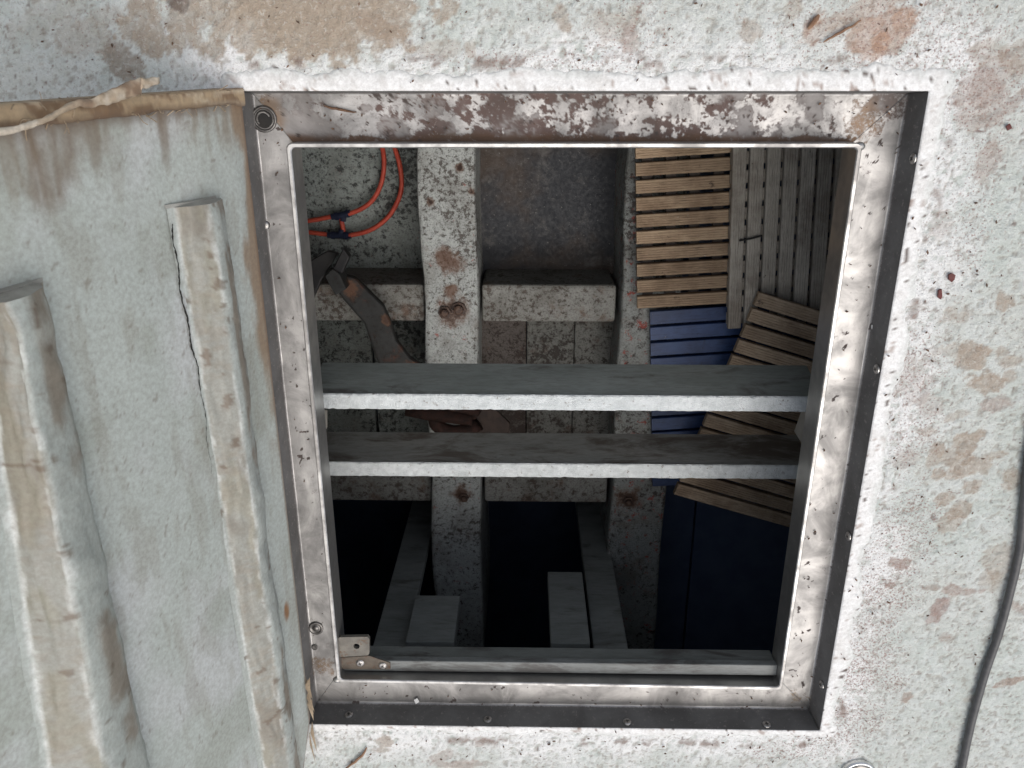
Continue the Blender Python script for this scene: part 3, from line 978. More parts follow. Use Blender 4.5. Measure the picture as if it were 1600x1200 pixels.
# stiffeners under glass cloth
def stiffener(base_l, edge_u, edge_l, h, y_end, seed, fl=1.0):
    """pixel lines: foot of the upper flank, its upper edge and the lower edge of the face (both h proud)"""
    def fit(pts, hh):
        q = np.array([lsy(x, y, hh) for x, y in pts])
        return np.polyfit(q[:, 1], q[:, 0], 1)
    fb, fu, fe = fit(base_l, 0), fit(edge_u, h), fit(edge_l, h * 0.45)
    ys = np.linspace(-0.075, y_end, 300)
    a, b, c = np.polyval(fb, ys), np.polyval(fu, ys), np.polyval(fe, ys)
    print('stiffener', a[[0, -1]], b[[0, -1]], c[[0, -1]])
    cr = []
    for t in np.linspace(0, 1, 5)[:-1]:        # fillet at the foot
        cr.append((a + (a - b) * 0 + 0.010 * (1 - t), 0.0016 * t + 0 * ys - 0.0004, 0.0 + t * 0.15))
    for t in np.linspace(0, 1, 14):
        bul = 0.0018 * math.sin(math.pi * t)
        cr.append((a + (b - a) * t + bul, h * (0.05 + 0.95 * t ** 0.92) + 0 * ys, 0.15 + 0.85 * t))
    for t in np.linspace(0, 1, 10)[1:]:
        cr.append((b + (c - b) * t, h * (1 - 0.55 * t ** 1.6) + 0.0012 * math.sin(math.pi * t) + 0 * ys, 1 + t))
    for t in np.linspace(0, 1, 5)[1:]:
        cr.append((c - 0.012 * t, h * 0.45 * (1 - t) ** 1.6 - 0.0004 + 0 * ys, 2 + t))
    s = np.stack([x[0] for x in cr], 1)
    hh = np.stack([x[1] for x in cr], 1)
    u = np.array([x[2] for x in cr])[None] + 0 * s
    y = ys[:, None] + 0 * s
    lump = (fbm(y, u * 0.05, 14, 3, seed) - 0.5)
    cloth = fbm(y, s, 140, 2, seed + 3)
    hh = hh + (lump * 0.009 + (fbm(y, s, 45, 3, seed + 41) - 0.5) * 0.003 + (cloth - 0.5) * 0.001) * sstep(0.1, 0.5, u) * sstep(2.9, 2.2, u)
    s = s + (fbm(y, u * 0.3, 30, 3, seed + 5) - 0.5) * 0.006 * sstep(0.1, 0.4, u)
    col = np.zeros(s.shape + (3,)) + np.array([0.42, 0.455, 0.43])
    flank = sstep(0.12, 0.22, u) * sstep(1.05, 0.95, u)
    bn = fbm(y, u * 0.06, 10, 4, seed + 7)
    bei = np.array([0.30, 0.305, 0.275])
    col = mixc(col, bei, flank)
    col = mixc(col, (0.205, 0.185, 0.15), flank * sstep(0.48, 0.70, bn) * 0.75)
    col = mixc(col, (0.27, 0.255, 0.195), flank * sstep(0.5, 0.7, fbm(y, u * .1, 22, 4, seed + 8)) * 0.6)
    weave = sstep(0.42, 0.6, fbm(y, u * 0.012, 260, 2, seed + 31)) * sstep(0.3, 0.6, fbm(y, u * .1, 12, 3, seed + 32)) * 2.2
    col = mixc(col, (0.26, 0.22, 0.17), flank * weave * 0.16)
    wn_ = fbm(y, u, 60, 4, seed + 9)
    col = mixc(col, (0.74, 0.76, 0.74), sstep(0.13, 0.0, np.abs(u - 1.0 + (fbm(y, u * .2, 40, 4, seed + 21) - .5) * .25)) * sstep(0.40, 0.62, wn_) * 0.5)
    col = mixc(col, (0.74, 0.76, 0.74), sstep(0.11, 0.0, np.abs(u - 0.17 + (fbm(y, u * .2, 40, 4, seed + 22) - .5) * .2)) * sstep(0.36, 0.56, fbm(y, u, 50, 4, seed + 11)) * 0.5)
    col = mixc(col, (0.24, 0.20, 0.155), sstep(1.25, 1.5, u) * sstep(0.52, 0.66, fbm(y, u * .08, 16, 4, seed + 13)) * 0.85)
    top = sstep(y_end - 0.06, y_end - 0.01, y)
    col = mixc(col, (0.58, 0.63, 0.60), top * sstep(0.5, 0.3, bn) * 0.8)
    col = mixc(col, (0.13, 0.09, 0.06), sstep(0.70, 0.76, fbm(y, s, 70, 4, seed + 15)) * 0.7)
    # rounded end
    hh = hh * (1 - 0.12 * sstep(y_end - 0.022, y_end, y))
    Pp = lpos(s, y, hh)
    st = grid_obj('stiffener', Pp, col, M['lid'], lid, flip=True)
    bm = bmesh.new()
    vs = [bm.verts.new(p) for p in Pp[-1]]
    base = [bm.verts.new(lpos(s[-1, 0] + 0.003, y_end + 0.004, -0.001)), bm.verts.new(lpos(s[-1, -1] - 0.003, y_end + 0.004, -0.001))]
    mid = bm.verts.new(lpos((s[-1, 0] + s[-1, -1]) / 2, y_end + 0.003, h * 0.3))
    allv = [base[0]] + vs + [base[1]]
    for k in range(len(allv) - 1):
        bm.faces.new((allv[k], allv[k + 1], mid))
    bm.faces.new((base[1], base[0], mid))
    bm_obj('stiffener_end', bm, M['lid_end'], st)
    return fb


M['lid_end'] = m_plain('stiffener_end', (0.26, 0.25, 0.23), (0.36, 0.36, 0.33), 40, 0.7, 0.4)
fb1 = stiffener([(270, 340), (298, 500), (335, 700), (383, 1000), (408, 1200)], [(329, 320), (380, 700), (425, 1000), (452, 1200)],
                [(350, 320), (400, 700), (441, 1000), (468, 1200)], 0.021, 0.800, 210)
stiffener([(-12, 560), (20, 990), (87, 1200)], [(50, 600), (112, 1000), (170, 1200)], [(105, 600), (187, 1000), (235, 1200)], 0.034, 0.762, 260)
# crack along the foot of the first stiffener
bm = bmesh.new()
prev = None
for k, y in enumerate(np.linspace(0.785, 0.50, 90)):
    s = np.polyval(fb1, y) + 0.009 + 0.0016 * math.sin(k * 0.35) + random.uniform(-.0007, .0007) + 0.003 * math.sin(k * .08)
    w_ = 0.0013 * (0.35 + random.random()) * (1 if k < 40 else max(0.15, 1 - (k - 40) / 50))
    pr = [bm.verts.new(lpos(s - w_, y, 0.0028)), bm.verts.new(lpos(s + w_, y, 0.0028))]
    if prev:
        bm.faces.new((prev[0], prev[1], pr[1], pr[0]))
    prev = pr
bm_obj('crack', bm, M['crack'], lid)
# splintered edge of the laminate at the hinge corner
bm = bmesh.new()
for k in range(9):
    y0 = random.uniform(-0.03, 0.10)
    s0 = max(0.001, (0.012 - y0) / 2.2) + random.uniform(0, .004)
    L = random.uniform(0.02, 0.06)
    a, b, c = lpos(s0, y0, 0.002 + .001 * k), lpos(s0 + random.uniform(0, .006), y0 - L, 0.008 + random.uniform(0, .006)), lpos(s0 + 0.005, y0 - 0.3 * L, 0.004)
    bm.faces.new([bm.verts.new(p) for p in (a, b, c)])
tag(bm_obj('splinters', bm, M['lid_side'], lid), kind='stuff')

# ------------------------------------------------------------------ the hold
ZF = -0.70                 # boards of the hold floor
ZT = -0.52                 # tops of the floor timbers
ZS = -0.55                 # tops of the stringers
ZB = -0.85                 # bilge


def structure(o):
    o['kind'] = 'structure'
    return o


# shell of the hold: four dull painted sides
bm = bmesh.new()
x0, x1, y0, y1 = -0.62, 1.62, -0.95, 1.30
c = [bm.verts.new(p) for p in ((x0, y0, -0.07), (x1, y0, -0.07), (x1, y1, -0.07), (x0, y1, -0.07))]
d = [bm.verts.new(p) for p in ((x0, y0, ZB - 0.05), (x1, y0, ZB - 0.05), (x1, y1, ZB - 0.05), (x0, y1, ZB - 0.05))]
for i in range(4):
    bm.faces.new((c[i], c[(i + 1) % 4], d[(i + 1) % 4], d[i]))
structure(bm_obj('hold_sides', bm, M['hold']))
ov = at(0, 0, 0)
# deck underside, a sheet with the hatch left open
bm = bmesh.new()
q = [(-0.006, -0.006), (W + 0.006, -0.006), (W + 0.006, H + 0.006), (-0.006, H + 0.006)]
a = [bm.verts.new((x, y, -0.065)) for x, y in q]
b = [bm.verts.new((x, y, -0.066)) for x, y in ((x0, y0), (x1, y0), (x1, y1), (x0, y1))]
for i in range(4):
    bm.faces.new((a[i], a[(i + 1) % 4], b[(i + 1) % 4], b[i]))
structure(bm_obj('deck_underside', bm, M['hold']))
# floor of the bilge, with the painted boards of each bay lying on it
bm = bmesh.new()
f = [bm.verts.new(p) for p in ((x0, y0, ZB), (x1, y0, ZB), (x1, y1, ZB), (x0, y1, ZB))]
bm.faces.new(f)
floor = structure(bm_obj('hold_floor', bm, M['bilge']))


def xs(px, py, z):
    return at(px, py, z)[0]


def ysz(py, z):
    return at(800, py, z)[1]


fl0, fl1 = xs(664, 560, ZT), xs(748, 560, ZT)      # the two floor timbers
fr0, fr1 = xs(959, 700, ZT), xs(1031, 900, ZT)
# boards: left bay (above the stringer), middle bay, below
pz = ZF
yst1a, yst1b = ysz(445, ZS), ysz(503, ZS)
yst2a, yst2b = ysz(745, ZS), ysz(785, ZS)
for nm, xa, xb, ya, yb, z, mt in (
        ('floor_board', -0.40, fl0 + 0.01, yst1a - 0.01, 1.1, ZF, 'bay_white'),
        ('floor_board', fl1 - 0.01, fr0 + 0.01, yst1a - 0.01, 1.1, ZF + 0.01, 'bay_dark'),
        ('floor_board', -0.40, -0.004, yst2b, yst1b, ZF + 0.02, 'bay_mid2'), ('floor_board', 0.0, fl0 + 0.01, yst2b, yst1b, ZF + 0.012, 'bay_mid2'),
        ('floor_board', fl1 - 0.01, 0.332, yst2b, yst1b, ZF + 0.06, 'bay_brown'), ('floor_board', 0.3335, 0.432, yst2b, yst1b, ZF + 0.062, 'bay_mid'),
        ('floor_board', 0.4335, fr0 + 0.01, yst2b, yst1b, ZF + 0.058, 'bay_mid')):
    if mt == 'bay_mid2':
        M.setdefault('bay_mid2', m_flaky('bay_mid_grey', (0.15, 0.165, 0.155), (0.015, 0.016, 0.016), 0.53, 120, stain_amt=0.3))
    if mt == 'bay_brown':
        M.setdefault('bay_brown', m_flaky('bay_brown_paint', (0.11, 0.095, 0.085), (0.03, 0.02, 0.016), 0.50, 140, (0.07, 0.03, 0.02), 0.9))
    box(nm, (xa, ya, z - 0.02), (xb, yb, z), M[mt], floor, 0.002)
# navy floor panels to the right of the right timber
for xa, xb in ((fr1 + 0.004, 0.735), (0.739, 1.4)):
    box('floor_panel', (xa, -0.7, ZF - 0.04), (xb, 0.25, ZF - 0.02), M['navy'], floor, 0.002)
box('floor_panel', (fr1 + 0.004, 0.256, ZF - 0.04), (1.4, 1.1, ZF - 0.02), M['navy'], floor, 0.002)


def timber(name, xa, xb, ya, yb, z1, z0, mat, label, cat, group=None):
    """a floor timber with slightly wavy, rounded edges"""
    n = 60
    ys = np.linspace(ya, yb, n)
    bm = bmesh.new()
    rings = []
    for i, y in enumerate(ys):
        e = 0.003 * math.sin(i * 0.4) + random.uniform(-.001, .001)
        r = 0.008
        pr = [(xa + e, z0), (xa + e, z1 - r), (xa + e + r * .3, z1 - r * .3), (xa + e + r, z1), (xb + e * .5 - r, z1), (xb + e * .5 - r * .3, z1 - r * .3), (xb + e * .5, z1 - r), (xb + e * .5, z0)]
        rings.append([bm.verts.new((x, y, z + random.uniform(-.0008, .0008))) for x, z in pr])
    for A, B in zip(rings, rings[1:]):
        for k in range(7):
            bm.faces.new((A[k], A[k + 1], B[k + 1], B[k]))
    bm.faces.new(rings[0][::-1])
    bm.faces.new(rings[-1])
    o = bm_obj(name, bm, mat, smooth=False)
    return tag(o, label, cat, group)


SP = [(*at(710, 486, ZT), 0.036, 0.8), (*at(703, 408, ZT), 0.034, 0.15), (*at(722, 772, ZT), 0.026, 0.5), (*at(980, 780, ZT), 0.034, 0.6), (*at(800, 262, ZT), 0.02, 0.3),
      (*at(738, 300, ZT), 0.010, 0.9), (*at(718, 262, ZT), 0.010, 0.9), (*at(672, 315, ZT), 0.010, 0.9), (*at(705, 455, ZT), 0.018, 0.0)]
M['frame'] = m_flaky('timber_paint', (0.41, 0.43, 0.415), (0.062, 0.050, 0.042), 0.545, 170, red=0.75, stain_amt=0.45, spots=SP)
tl = timber('floor_timber', fl0, fl1, -0.30, 1.1, ZT, ZB, M['frame'], 'speckled white floor timber left of centre with a pair of rusty bolts', 'timber')
M['frame_red'] = m_flaky('timber_paint_red', (0.30, 0.315, 0.30), (0.055, 0.044, 0.038), 0.545, 150, red=0.9, stain_amt=0.5, spots=SP, rthr=0.58)
tr = timber('floor_timber', fr0, fr1, -0.30, 1.1, ZT, ZB, M['frame_red'], 'white floor timber with red paint traces, partly under the tan floor grate', 'timber')


def bolt(px, py, z, r, parent, mat='bolt_rust', stainr=0.0):
    q = at(px, py, z)
    bm = bmesh.new()
    lathe(bm, [(r * 1.5, 0.0006), (r * 1.45, 0.004), (r, 0.0045), (r * 0.95, 0.011), (r * .6, 0.013), (0, 0.0135)], q, seg=6 if r < .01 else 8)
    return bm_obj('bolt', bm, M[mat], parent)


M['bolt_rust'] = m_plain('bolt_rust', (0.045, 0.03, 0.025), (0.11, 0.065, 0.045), 120, 0.42, 0.6, 0.002)
bolt(695, 488, ZT + 0.001, 0.009, tl)
bolt(717, 483, ZT + 0.001, 0.010, tl)
bolt(725, 777, ZT + 0.001, 0.007, tl)
bolt(982, 783, ZT + 0.001, 0.008, tr)

# stringers crossing between the timbers
for nm, xa, xb, ya, yb, lab in (
        ('stringer', -0.42, fl0 - 0.001, yst1b, yst1a, 'dirty white stringer under the rusty steel bracket, left of the bolted timber'),
        ('stringer', fl1 + 0.006, fr0 - 0.006, yst1b, yst1a, 'mottled white stringer between the two floor timbers, above the steps'),
        ('stringer', -0.42, fl0 - 0.001, yst2b, yst2a, 'shaded grey stringer below the lower step, left of the bolted timber'),
        ('stringer', fl1 + 0.006, fr0 - 0.006, yst2b, yst2a, 'shaded grey stringer below the lower step, between the two floor timbers')):
    bm = bmesh.new()
    prism(bm, [(xa, ya), (xb, ya), (xb, yb), (xa, yb)], ZS, ZB)
    tag(bm_obj(nm, bm, M['stringer'] if ya > 0.2 else M['stringer'], bevel=0.006), lab, 'stringer', 'stringers crossing the hold floor')

# posts standing in the dark end
def xat(px, py, y):
    p = atplane(px, py, np.array([0, y, 0]), np.array([0, 1.0, 0]))
    return p[0], p[2]


def post(name, xa, xb, y, blk, label):
    t = empty(name, ((xa + xb) / 2, y, ZB), label, 'post', 'posts in the dark end of the hold')
    box('upright', (xa, y - 0.02, ZB), (xb, y, xat(800, 1016, y)[1]), M['post'], t, 0.002)
    (p0, p1, ytop, zc, zd) = blk
    box('cleat', (p0, y + 0.0005, zd), (p1, y + 0.03, zc), M['post'], t, 0.002)
    return t


YP = ysz(800, ZF)


xl0, _ = xat(585, 1000, YP)
xl1, _ = xat(659, 900, YP)
xr0, _ = xat(908, 850, YP)
xr1, _ = xat(972, 960, YP)
c0 = xat(637, 985, YP + .03)
c1 = xat(712, 985, YP + .03)
cb = xat(680, 930, YP + .03)[1]
post('hold_post', xl0, xl1, YP, (c0[0], c1[0], 0, xat(800, 1004, YP + .03)[1], cb), 'dim grey upright with a cleat at its side, left in the dark end')
c0 = xat(858, 950, YP + .03)
c1 = xat(916, 950, YP + .03)
cb = xat(880, 893, YP + .03)[1]
post('hold_post', xr0, xr1, YP, (c0[0], c1[0], 0, xat(800, 1004, YP + .03)[1], cb), 'dim grey upright with a taller cleat at its side, right in the dark end')

# ------------------------------------------------------------------ ladder of two boards on edge
ladder = empty('ladder', (0.39, 0.39, -0.28), 'wooden ladder with two white edged steps crossing the open hatch', 'ladder')


def step(ya, yb, z1, z0, x0_, x1_, mat, seed):
    rnd = random.Random(seed)
    bm0 = bmesh.new()
    lean = 0.0225                                   # the foot of the board is set back
    v = [bm0.verts.new(p) for x in (x0_, x1_) for p in ((x, ya, z1 - 0.004), (x, yb, z1 - 0.004), (x, yb + lean, z0), (x, ya + lean, z0))]
    for q in ((0, 1, 2, 3), (7, 6, 5, 4), (0, 4, 5, 1), (1, 5, 6, 2), (2, 6, 7, 3), (3, 7, 4, 0)):
        bm0.faces.new([v[k] for k in q])
    o = bm_obj('step', bm0, M[mat], ladder, bevel=0.0012)
    # white painted nosing with a slightly ragged paint line
    bm = bmesh.new()
    n = 120
    rows = []
    for i in range(n):
        x = x0_ + (x1_ - x0_) * i / (n - 1)
        j = rnd.uniform(-.0008, .0008) - (0.0016 if rnd.random() < 0.05 else 0)
        k = rnd.uniform(-.0006, .0006) - (0.0012 if rnd.random() < 0.05 else 0)
        rows.append([bm.verts.new(p) for p in ((x, ya - 0.001, z1 - 0.012), (x, ya - 0.0008 - j * .5, z1 - 0.001), (x, ya + 0.0015, z1 + j * .3),
                                                (x, (ya + yb) / 2, z1 + rnd.uniform(-.0004, .0004)), (x, yb - 0.0012 + k, z1), (x, yb + 0.0008 + k, z1 - 0.0015), (x, yb + 0.0007, z1 - 0.0035 + k * .6))])
    for A, B in zip(rows, rows[1:]):
        for q in range(6):
            bm.faces.new((A[q], A[q + 1], B[q + 1], B[q]))
    bm.faces.new(rows[0][::-1])
    bm.faces.new(rows[-1])
    bm_obj('nosing', bm, M['step_white'], o, smooth=False)
    return o


step(ysz(640, -.15), ysz(618, -.15), -0.15, -0.232, 0.008, 0.772, 'step_face', 5)
step(ysz(745, -.28), ysz(725, -.28), -0.28, -0.362, -0.03, 0.82, 'step_worn', 6)
for pts, xc, dx in ((((490, 640), (512, 640), (512, 668), (498, 694), (486, 694)), 0.004, -0.02), (((1275, 640), (1252, 640), (1240, 674), (1264, 712), (1280, 712)), 0.786, 0.02)):
    ps = [atplane(x, y, np.array([xc, 0, 0]), np.array([1.0, 0, 0])) for x, y in pts]
    ps = [(0, max(-.45, p[2]), p[1]) for p in ps]
    bm = bmesh.new()
    a = [bm.verts.new((xc, p[2], p[1])) for p in ps]
    b = [bm.verts.new((xc + dx, p[2], p[1])) for p in ps]
    bm.faces.new(a)
    bm.faces.new(b[::-1])
    for i in range(5):
        bm.faces.new((a[i], a[(i + 1) % 5], b[(i + 1) % 5], b[i]))
    bm_obj('cheek', bm, M['cheek'], ladder, bevel=0.002)

# ------------------------------------------------------------------ floor grates
def slat_mesh(name, L, w, th, mat, ridges=5):
    """a slat with a grooved top"""
    bm = bmesh.new()
    pr = [(-w / 2, -th), (-w / 2, -0.0012), (-w / 2 + 0.001, 0)]
    p = (w - 0.002) / ridges
    for k in range(ridges - 1):
        x = -w / 2 + 0.001 + p * (k + 1)
        pr += [(x - p * 0.22, 0), (x, -0.0009), (x + p * 0.22, 0)] if p > 0.003 else [(x - p * .2, 0), (x, -0.0014), (x + p * .2, 0)]
    pr += [(w / 2 - 0.001, 0), (w / 2, -0.0012), (w / 2, -th)]
    A = [bm.verts.new((-L / 2, y, z)) for y, z in pr]
    B = [bm.verts.new((L / 2, y, z)) for y, z in pr]
    for k in range(len(pr)):
        bm.faces.new((A[k], A[(k + 1) % len(pr)], B[(k + 1) % len(pr)], B[k]))
    bm.faces.new(A)
    bm.faces.new(B[::-1])
    bmesh.ops.recalc_face_normals(bm, faces=bm.faces[:])
    me = bpy.data.meshes.new(name)
    bm.to_mesh(me)
    bm.free()
    me.materials.append(M[mat])
    return me


def grate(label, a, b, c, n, z, mat, gap=0.24, extra=0, ext0=0.0, ext1=0.0, ridges=5, tilt=0.0, batmat='black', seed=0, bs=0.045, bw=0.009):
    rnd = random.Random(seed)
    A, B, C_ = at(*a, z), at(*b, z), at(*c, z)
    u = (B - A)[:2]
    L = np.linalg.norm(u)
    u = u / L
    v = np.array([u[1], -u[0]])
    if (C_ - A)[:2] @ v < 0:
        v = -v
    D = abs((C_ - A)[:2] @ v)
    pitch = D / (n - gap)
    w = pitch * (1 - gap)
    A2 = A[:2] - u * ext0 - v * pitch * extra
    L = L + ext0 + ext1
    n = n + extra
    ctr = A2 + u * L / 2 + v * (n - gap) * pitch / 2
    t = empty('floor_grate', (ctr[0], ctr[1], z - 0.022), label, 'floor grate')
    me = slat_mesh('slat', L, w, 0.012, mat, ridges)
    ang = math.atan2(u[1], u[0])
    for k in range(n):
        p = A2 + u * L / 2 + v * (pitch * k + w / 2)
        o = link('slat', me)
        o.location = (p[0], p[1], z + rnd.uniform(-.0008, .0006))
        o.rotation_euler = (rnd.uniform(-.01, .01), 0, ang + rnd.uniform(-.003, .003))
        o.parent = t
        o.matrix_parent_inverse = Matrix.Translation(-t.location)
    nb = max(4, int(L / bs))
    for k in range(nb):
        x = (k + 0.5) / nb * L
        p0 = A2 + u * (x - bw)
        p1 = A2 + u * (x + bw) + v * (n - gap) * pitch
        bm = bmesh.new()
        q = [p0, A2 + u * (x + bw), p1, p1 - u * 2 * bw]
        prism(bm, q, z - 0.0128, z - 0.020)
        bm_obj('batten', bm, M[mat if batmat is None else batmat], t)
    return t


M['batten'] = m_plain('batten_dirt', (0.05, 0.042, 0.038), (0.09, 0.075, 0.065), 40, 0.8)
grate('blue slatted floor grate lying under the tan and brown ones', (1016, 487), (1150, 478), (1003, 762), 12, -0.497, 'blue', 0.16, 0, 0, 0.12, 1, batmat='fitting', seed=1)
grate('tan slatted floor grate with horizontal slats, beside the dark bay', (993.5, 255), (1146, 245), (984.5, 483), 9, -0.472, 'tan', 0.24, 3, 0, 0.0, 5, batmat='batten', seed=2)
grate('grey slatted floor grate whose slats run away from the steps, right of the tan one', (1146, 228), (1138, 514), (1331, 228), 7, -0.448, 'greywood', 0.20, 0, 0.12, 0.0, 5, batmat='greywood', seed=3, bs=0.030, bw=0.0105)
grate('brown slatted floor grate lying slantwise on the blue one', (1187, 457), (1290, 489), (1050, 772), 14, -0.423, 'brownwood', 0.19, 0, 0, 0.18, 5, batmat='fitting', seed=4)
# thin nail lying on the grey grate
bm = bmesh.new()
tube(bm, [Vector(at(1155, 376, -0.443)), Vector(at(1172, 373, -0.443)), Vector(at(1191, 368, -0.443))], 0.0018, 6)
tag(bm_obj('cable_tie', bm, M['black']), 'thin black strip lying across the grey floor grate', 'strip')

# ------------------------------------------------------------------ red hose with two joints
zh = ZF + 0.012
hose = empty('red_hose', at(540, 350, ZF), 'red hose in two loops with dark navy joints, on the speckled floor at left', 'hose')
for pts in ([(585, 180), (597, 228), (600, 256), (596, 285), (584, 310), (567, 325), (543, 335)], [(520, 338), (495, 343), (468, 347), (440, 350)],
            [(604, 180), (616, 228), (625, 260), (627, 295), (616, 325), (599, 346), (575, 361), (545, 368)], [(516, 367), (492, 364), (468, 361), (440, 356)],
            [(533, 341), (535, 352), (537, 362)]):
    bm = bmesh.new()
    zz = zh + (0.012 if len(pts) > 5 else 0.008)
    tube(bm, smooth_path([Vector(at(x, y, zz + 0.1 * max(0, (240 - y) / 60))) for x, y in pts], 8), 0.0048, 10)
    bm_obj('hose_length', bm, M['hose'], hose, smooth=True)
for pts in ([(548, 332), (537, 336), (518, 339)], [(549, 368), (532, 368), (512, 367)]):
    bm = bmesh.new()
    a, b, c = [Vector(at(x, y, zh + 0.010)) for x, y in pts]
    tube(bm, [a, a.lerp(b, .3), a.lerp(b, .32), a.lerp(b, .55), a.lerp(b, .57), b.lerp(c, .45), b.lerp(c, .47), b.lerp(c, .7), b.lerp(c, .72), c],
         [.0066, .0066, .0085, .0085, .0072, .0072, .0085, .0085, .0066, .0066], 12)
    d_ = Vector(at(535, 352, zh + .01))
    tube(bm, [b, b.lerp(d_, .6)], [.0065, .0062], 10)
    bm_obj('hose_joint', bm, M['fitting'], hose, smooth=False)

# ------------------------------------------------------------------ rusty anchor lying by the left timber
anchor = empty('anchor', at(560, 490, ZT), 'rusty steel anchor with a bent flat shank lying left of the bolted timber', 'anchor')
za = -0.47
pxprism('shank', [(536, 470), (520, 448), (532, 430), (553, 434), (598, 478), (610, 505), (618, 532), (640, 560), (672, 582), (664, 600), (606, 600), (586, 560), (568, 506)], za, 0.022, M['rust'], anchor, 0.006)
pxprism('crown', [(507, 432), (519, 420), (530, 428), (541, 452), (524, 462)], za + 0.035, 0.05, M['rust'], anchor, 0.002)
for pts, za_, zb_ in (([(480, 410), (512, 392), (528, 396), (502, 438), (486, 474), (478, 460)], za + 0.02, 0.012), ([(520, 420), (536, 388), (546, 402), (534, 428)], za + .05, 0.02)):
    pxprism('fluke', pts, za_, zb_, M['dark_fluke'], anchor, 0.002)
# rusty shackle and plate glimpsed between the two steps
sh = empty('shackle', at(715, 655, ZT), 'rust red shackle with its pin, glimpsed between the two steps', 'shackle')
q = Vector(at(715, 655, ZT + 0.04))
bm = bmesh.new()
path = [q + Vector((0.045 * math.cos(a), 0.026 * math.sin(a), 0.004 * math.sin(2 * a))) for a in np.linspace(0.5, 5.8, 26)]
tube(bm, path, 0.0135, 10)
for v in bm.verts:
    v.co += Vector((random.uniform(-1, 1), random.uniform(-1, 1), random.uniform(-1, 1))) * 0.0016
bm_obj('bow', bm, M['redrust'], sh, smooth=True)
bm = bmesh.new()
tube(bm, [q + Vector((-.10, 0.020, 0.005)), q + Vector((-.055, 0.014, .006)), q + Vector((0.03, 0.004, .012))], [.011, .014, .012], 10)
bm_obj('pin', bm, M['redrust'], sh, smooth=True)
M['plate'] = m_plain('brown_plate', (0.025, 0.017, 0.014), (0.05, 0.032, 0.025), 40, 0.7, 0.4)
tag(pxprism('steel_plate', [(738, 636), (770, 636), (797, 662), (794, 690), (740, 690)], ZT + 0.02, 0.008, M['plate']), 'flat brown steel plate beside the rust red shackle', 'plate')

# ------------------------------------------------------------------ beam under the near side of the hatch, with a steel tab
zb = -0.031
yb0, yb1 = 0.050, ysz(1035, zb)
def face_z(py, y):
    p = atplane(800, py, np.array([0, y, 0]), np.array([0, 1.0, 0]))
    return p[2]


beam = empty('hatch_beam', (0.38, 0.06, -0.06), 'grey painted beam under the near edge of the hatch', 'beam')
M['beam'] = m_step('beam_paint', (0.16, 0.17, 0.165), (0.22, 0.23, 0.225), (0.07, 0.065, 0.06), 0.52, (0.30, 0.31, 0.305), 0.66)
yin = max(float(at(527, 1066, RZ)[1]), float(at(1222, 1078, RZ)[1])) + 0.0056
box('ledge', (0.0525, yin - 0.0, zb - 0.012), (0.7155, yb1, zb), M['beam'], beam, 0.0015)
zf = face_z(1010, yb1 - 0.002)
box('face_board', (0.0528, yin + 0.002, zf), (0.7152, yb1 - 0.003, zb - 0.0125), M['grey_paint'], beam, 0.0015)
# tab with a hole
tab = empty('steel_tab', at(552, 1010, zb), 'brown stained steel tab with a round hole on the beam corner', 'bracket')
bm = bmesh.new()
zt = zb + 0.006
Q4 = [Vector(at(x, y, zt)) for x, y in ((527, 996), (577, 995), (577, 1024), (527, 1027))]
hc = Vector(at(557, 1010, zt))
n = 32
outp = []
for k in range(n):
    a = 2 * math.pi * k / n
    dv = Vector((math.cos(a), math.sin(a), 0))
    best = 1e9
    for i in range(4):
        p, r = Q4[i], Q4[(i + 1) % 4] - Q4[i]
        den = dv.x * r.y - dv.y * r.x
        if abs(den) > 1e-9:
            t = ((p.x - hc.x) * r.y - (p.y - hc.y) * r.x) / den
            s = ((p.x - hc.x) * dv.y - (p.y - hc.y) * dv.x) / den
            if t > 0 and -1e-6 <= s <= 1 + 1e-6:
                best = min(best, t)
    outp.append(hc + dv * best)
rings = []
for z in (zt, zt - 0.006):
    rings.append([[bm.verts.new((p.x, p.y, z)) for p in outp], [bm.verts.new((hc.x + 0.0048 * math.cos(2 * math.pi * k / n), hc.y + 0.0048 * math.sin(2 * math.pi * k / n), z)) for k in range(n)]])
for k in range(n):
    j = (k + 1) % n
    bm.faces.new((rings[0][0][k], rings[0][0][j], rings[0][1][j], rings[0][1][k]))
    bm.faces.new((rings[1][0][k], rings[1][1][k], rings[1][1][j], rings[1][0][j]))
    bm.faces.new((rings[0][0][k], rings[1][0][k], rings[1][0][j], rings[0][0][j]))
    bm.faces.new((rings[0][1][k], rings[0][1][j], rings[1][1][j], rings[1][1][k]))
M['tab'] = m_plain('tab_paint', (0.12, 0.11, 0.095), (0.19, 0.175, 0.15), 60, 0.6, 0.3, dark=(0.12, 0.07, 0.04), dthr=0.58)
bm_obj('plate', bm, M['tab'], tab)
M['tab2'] = m_plain('tab_fold', (0.08, 0.065, 0.05), (0.14, 0.115, 0.09), 60, 0.6, 0.3, dark=(0.10, 0.05, 0.03), dthr=0.55)
pxprism('fold', [(527, 1028), (577, 1025), (610, 1036), (610, 1046), (545, 1046), (528, 1044)], zb + 0.002, 0.0018, M['tab2'], tab, 0.0004)
for px, py in ((563, 1036), (598, 1040)):
    put(sm, 'screw', at(px, py, zb + 0.002), (0, 0, 1), tab)

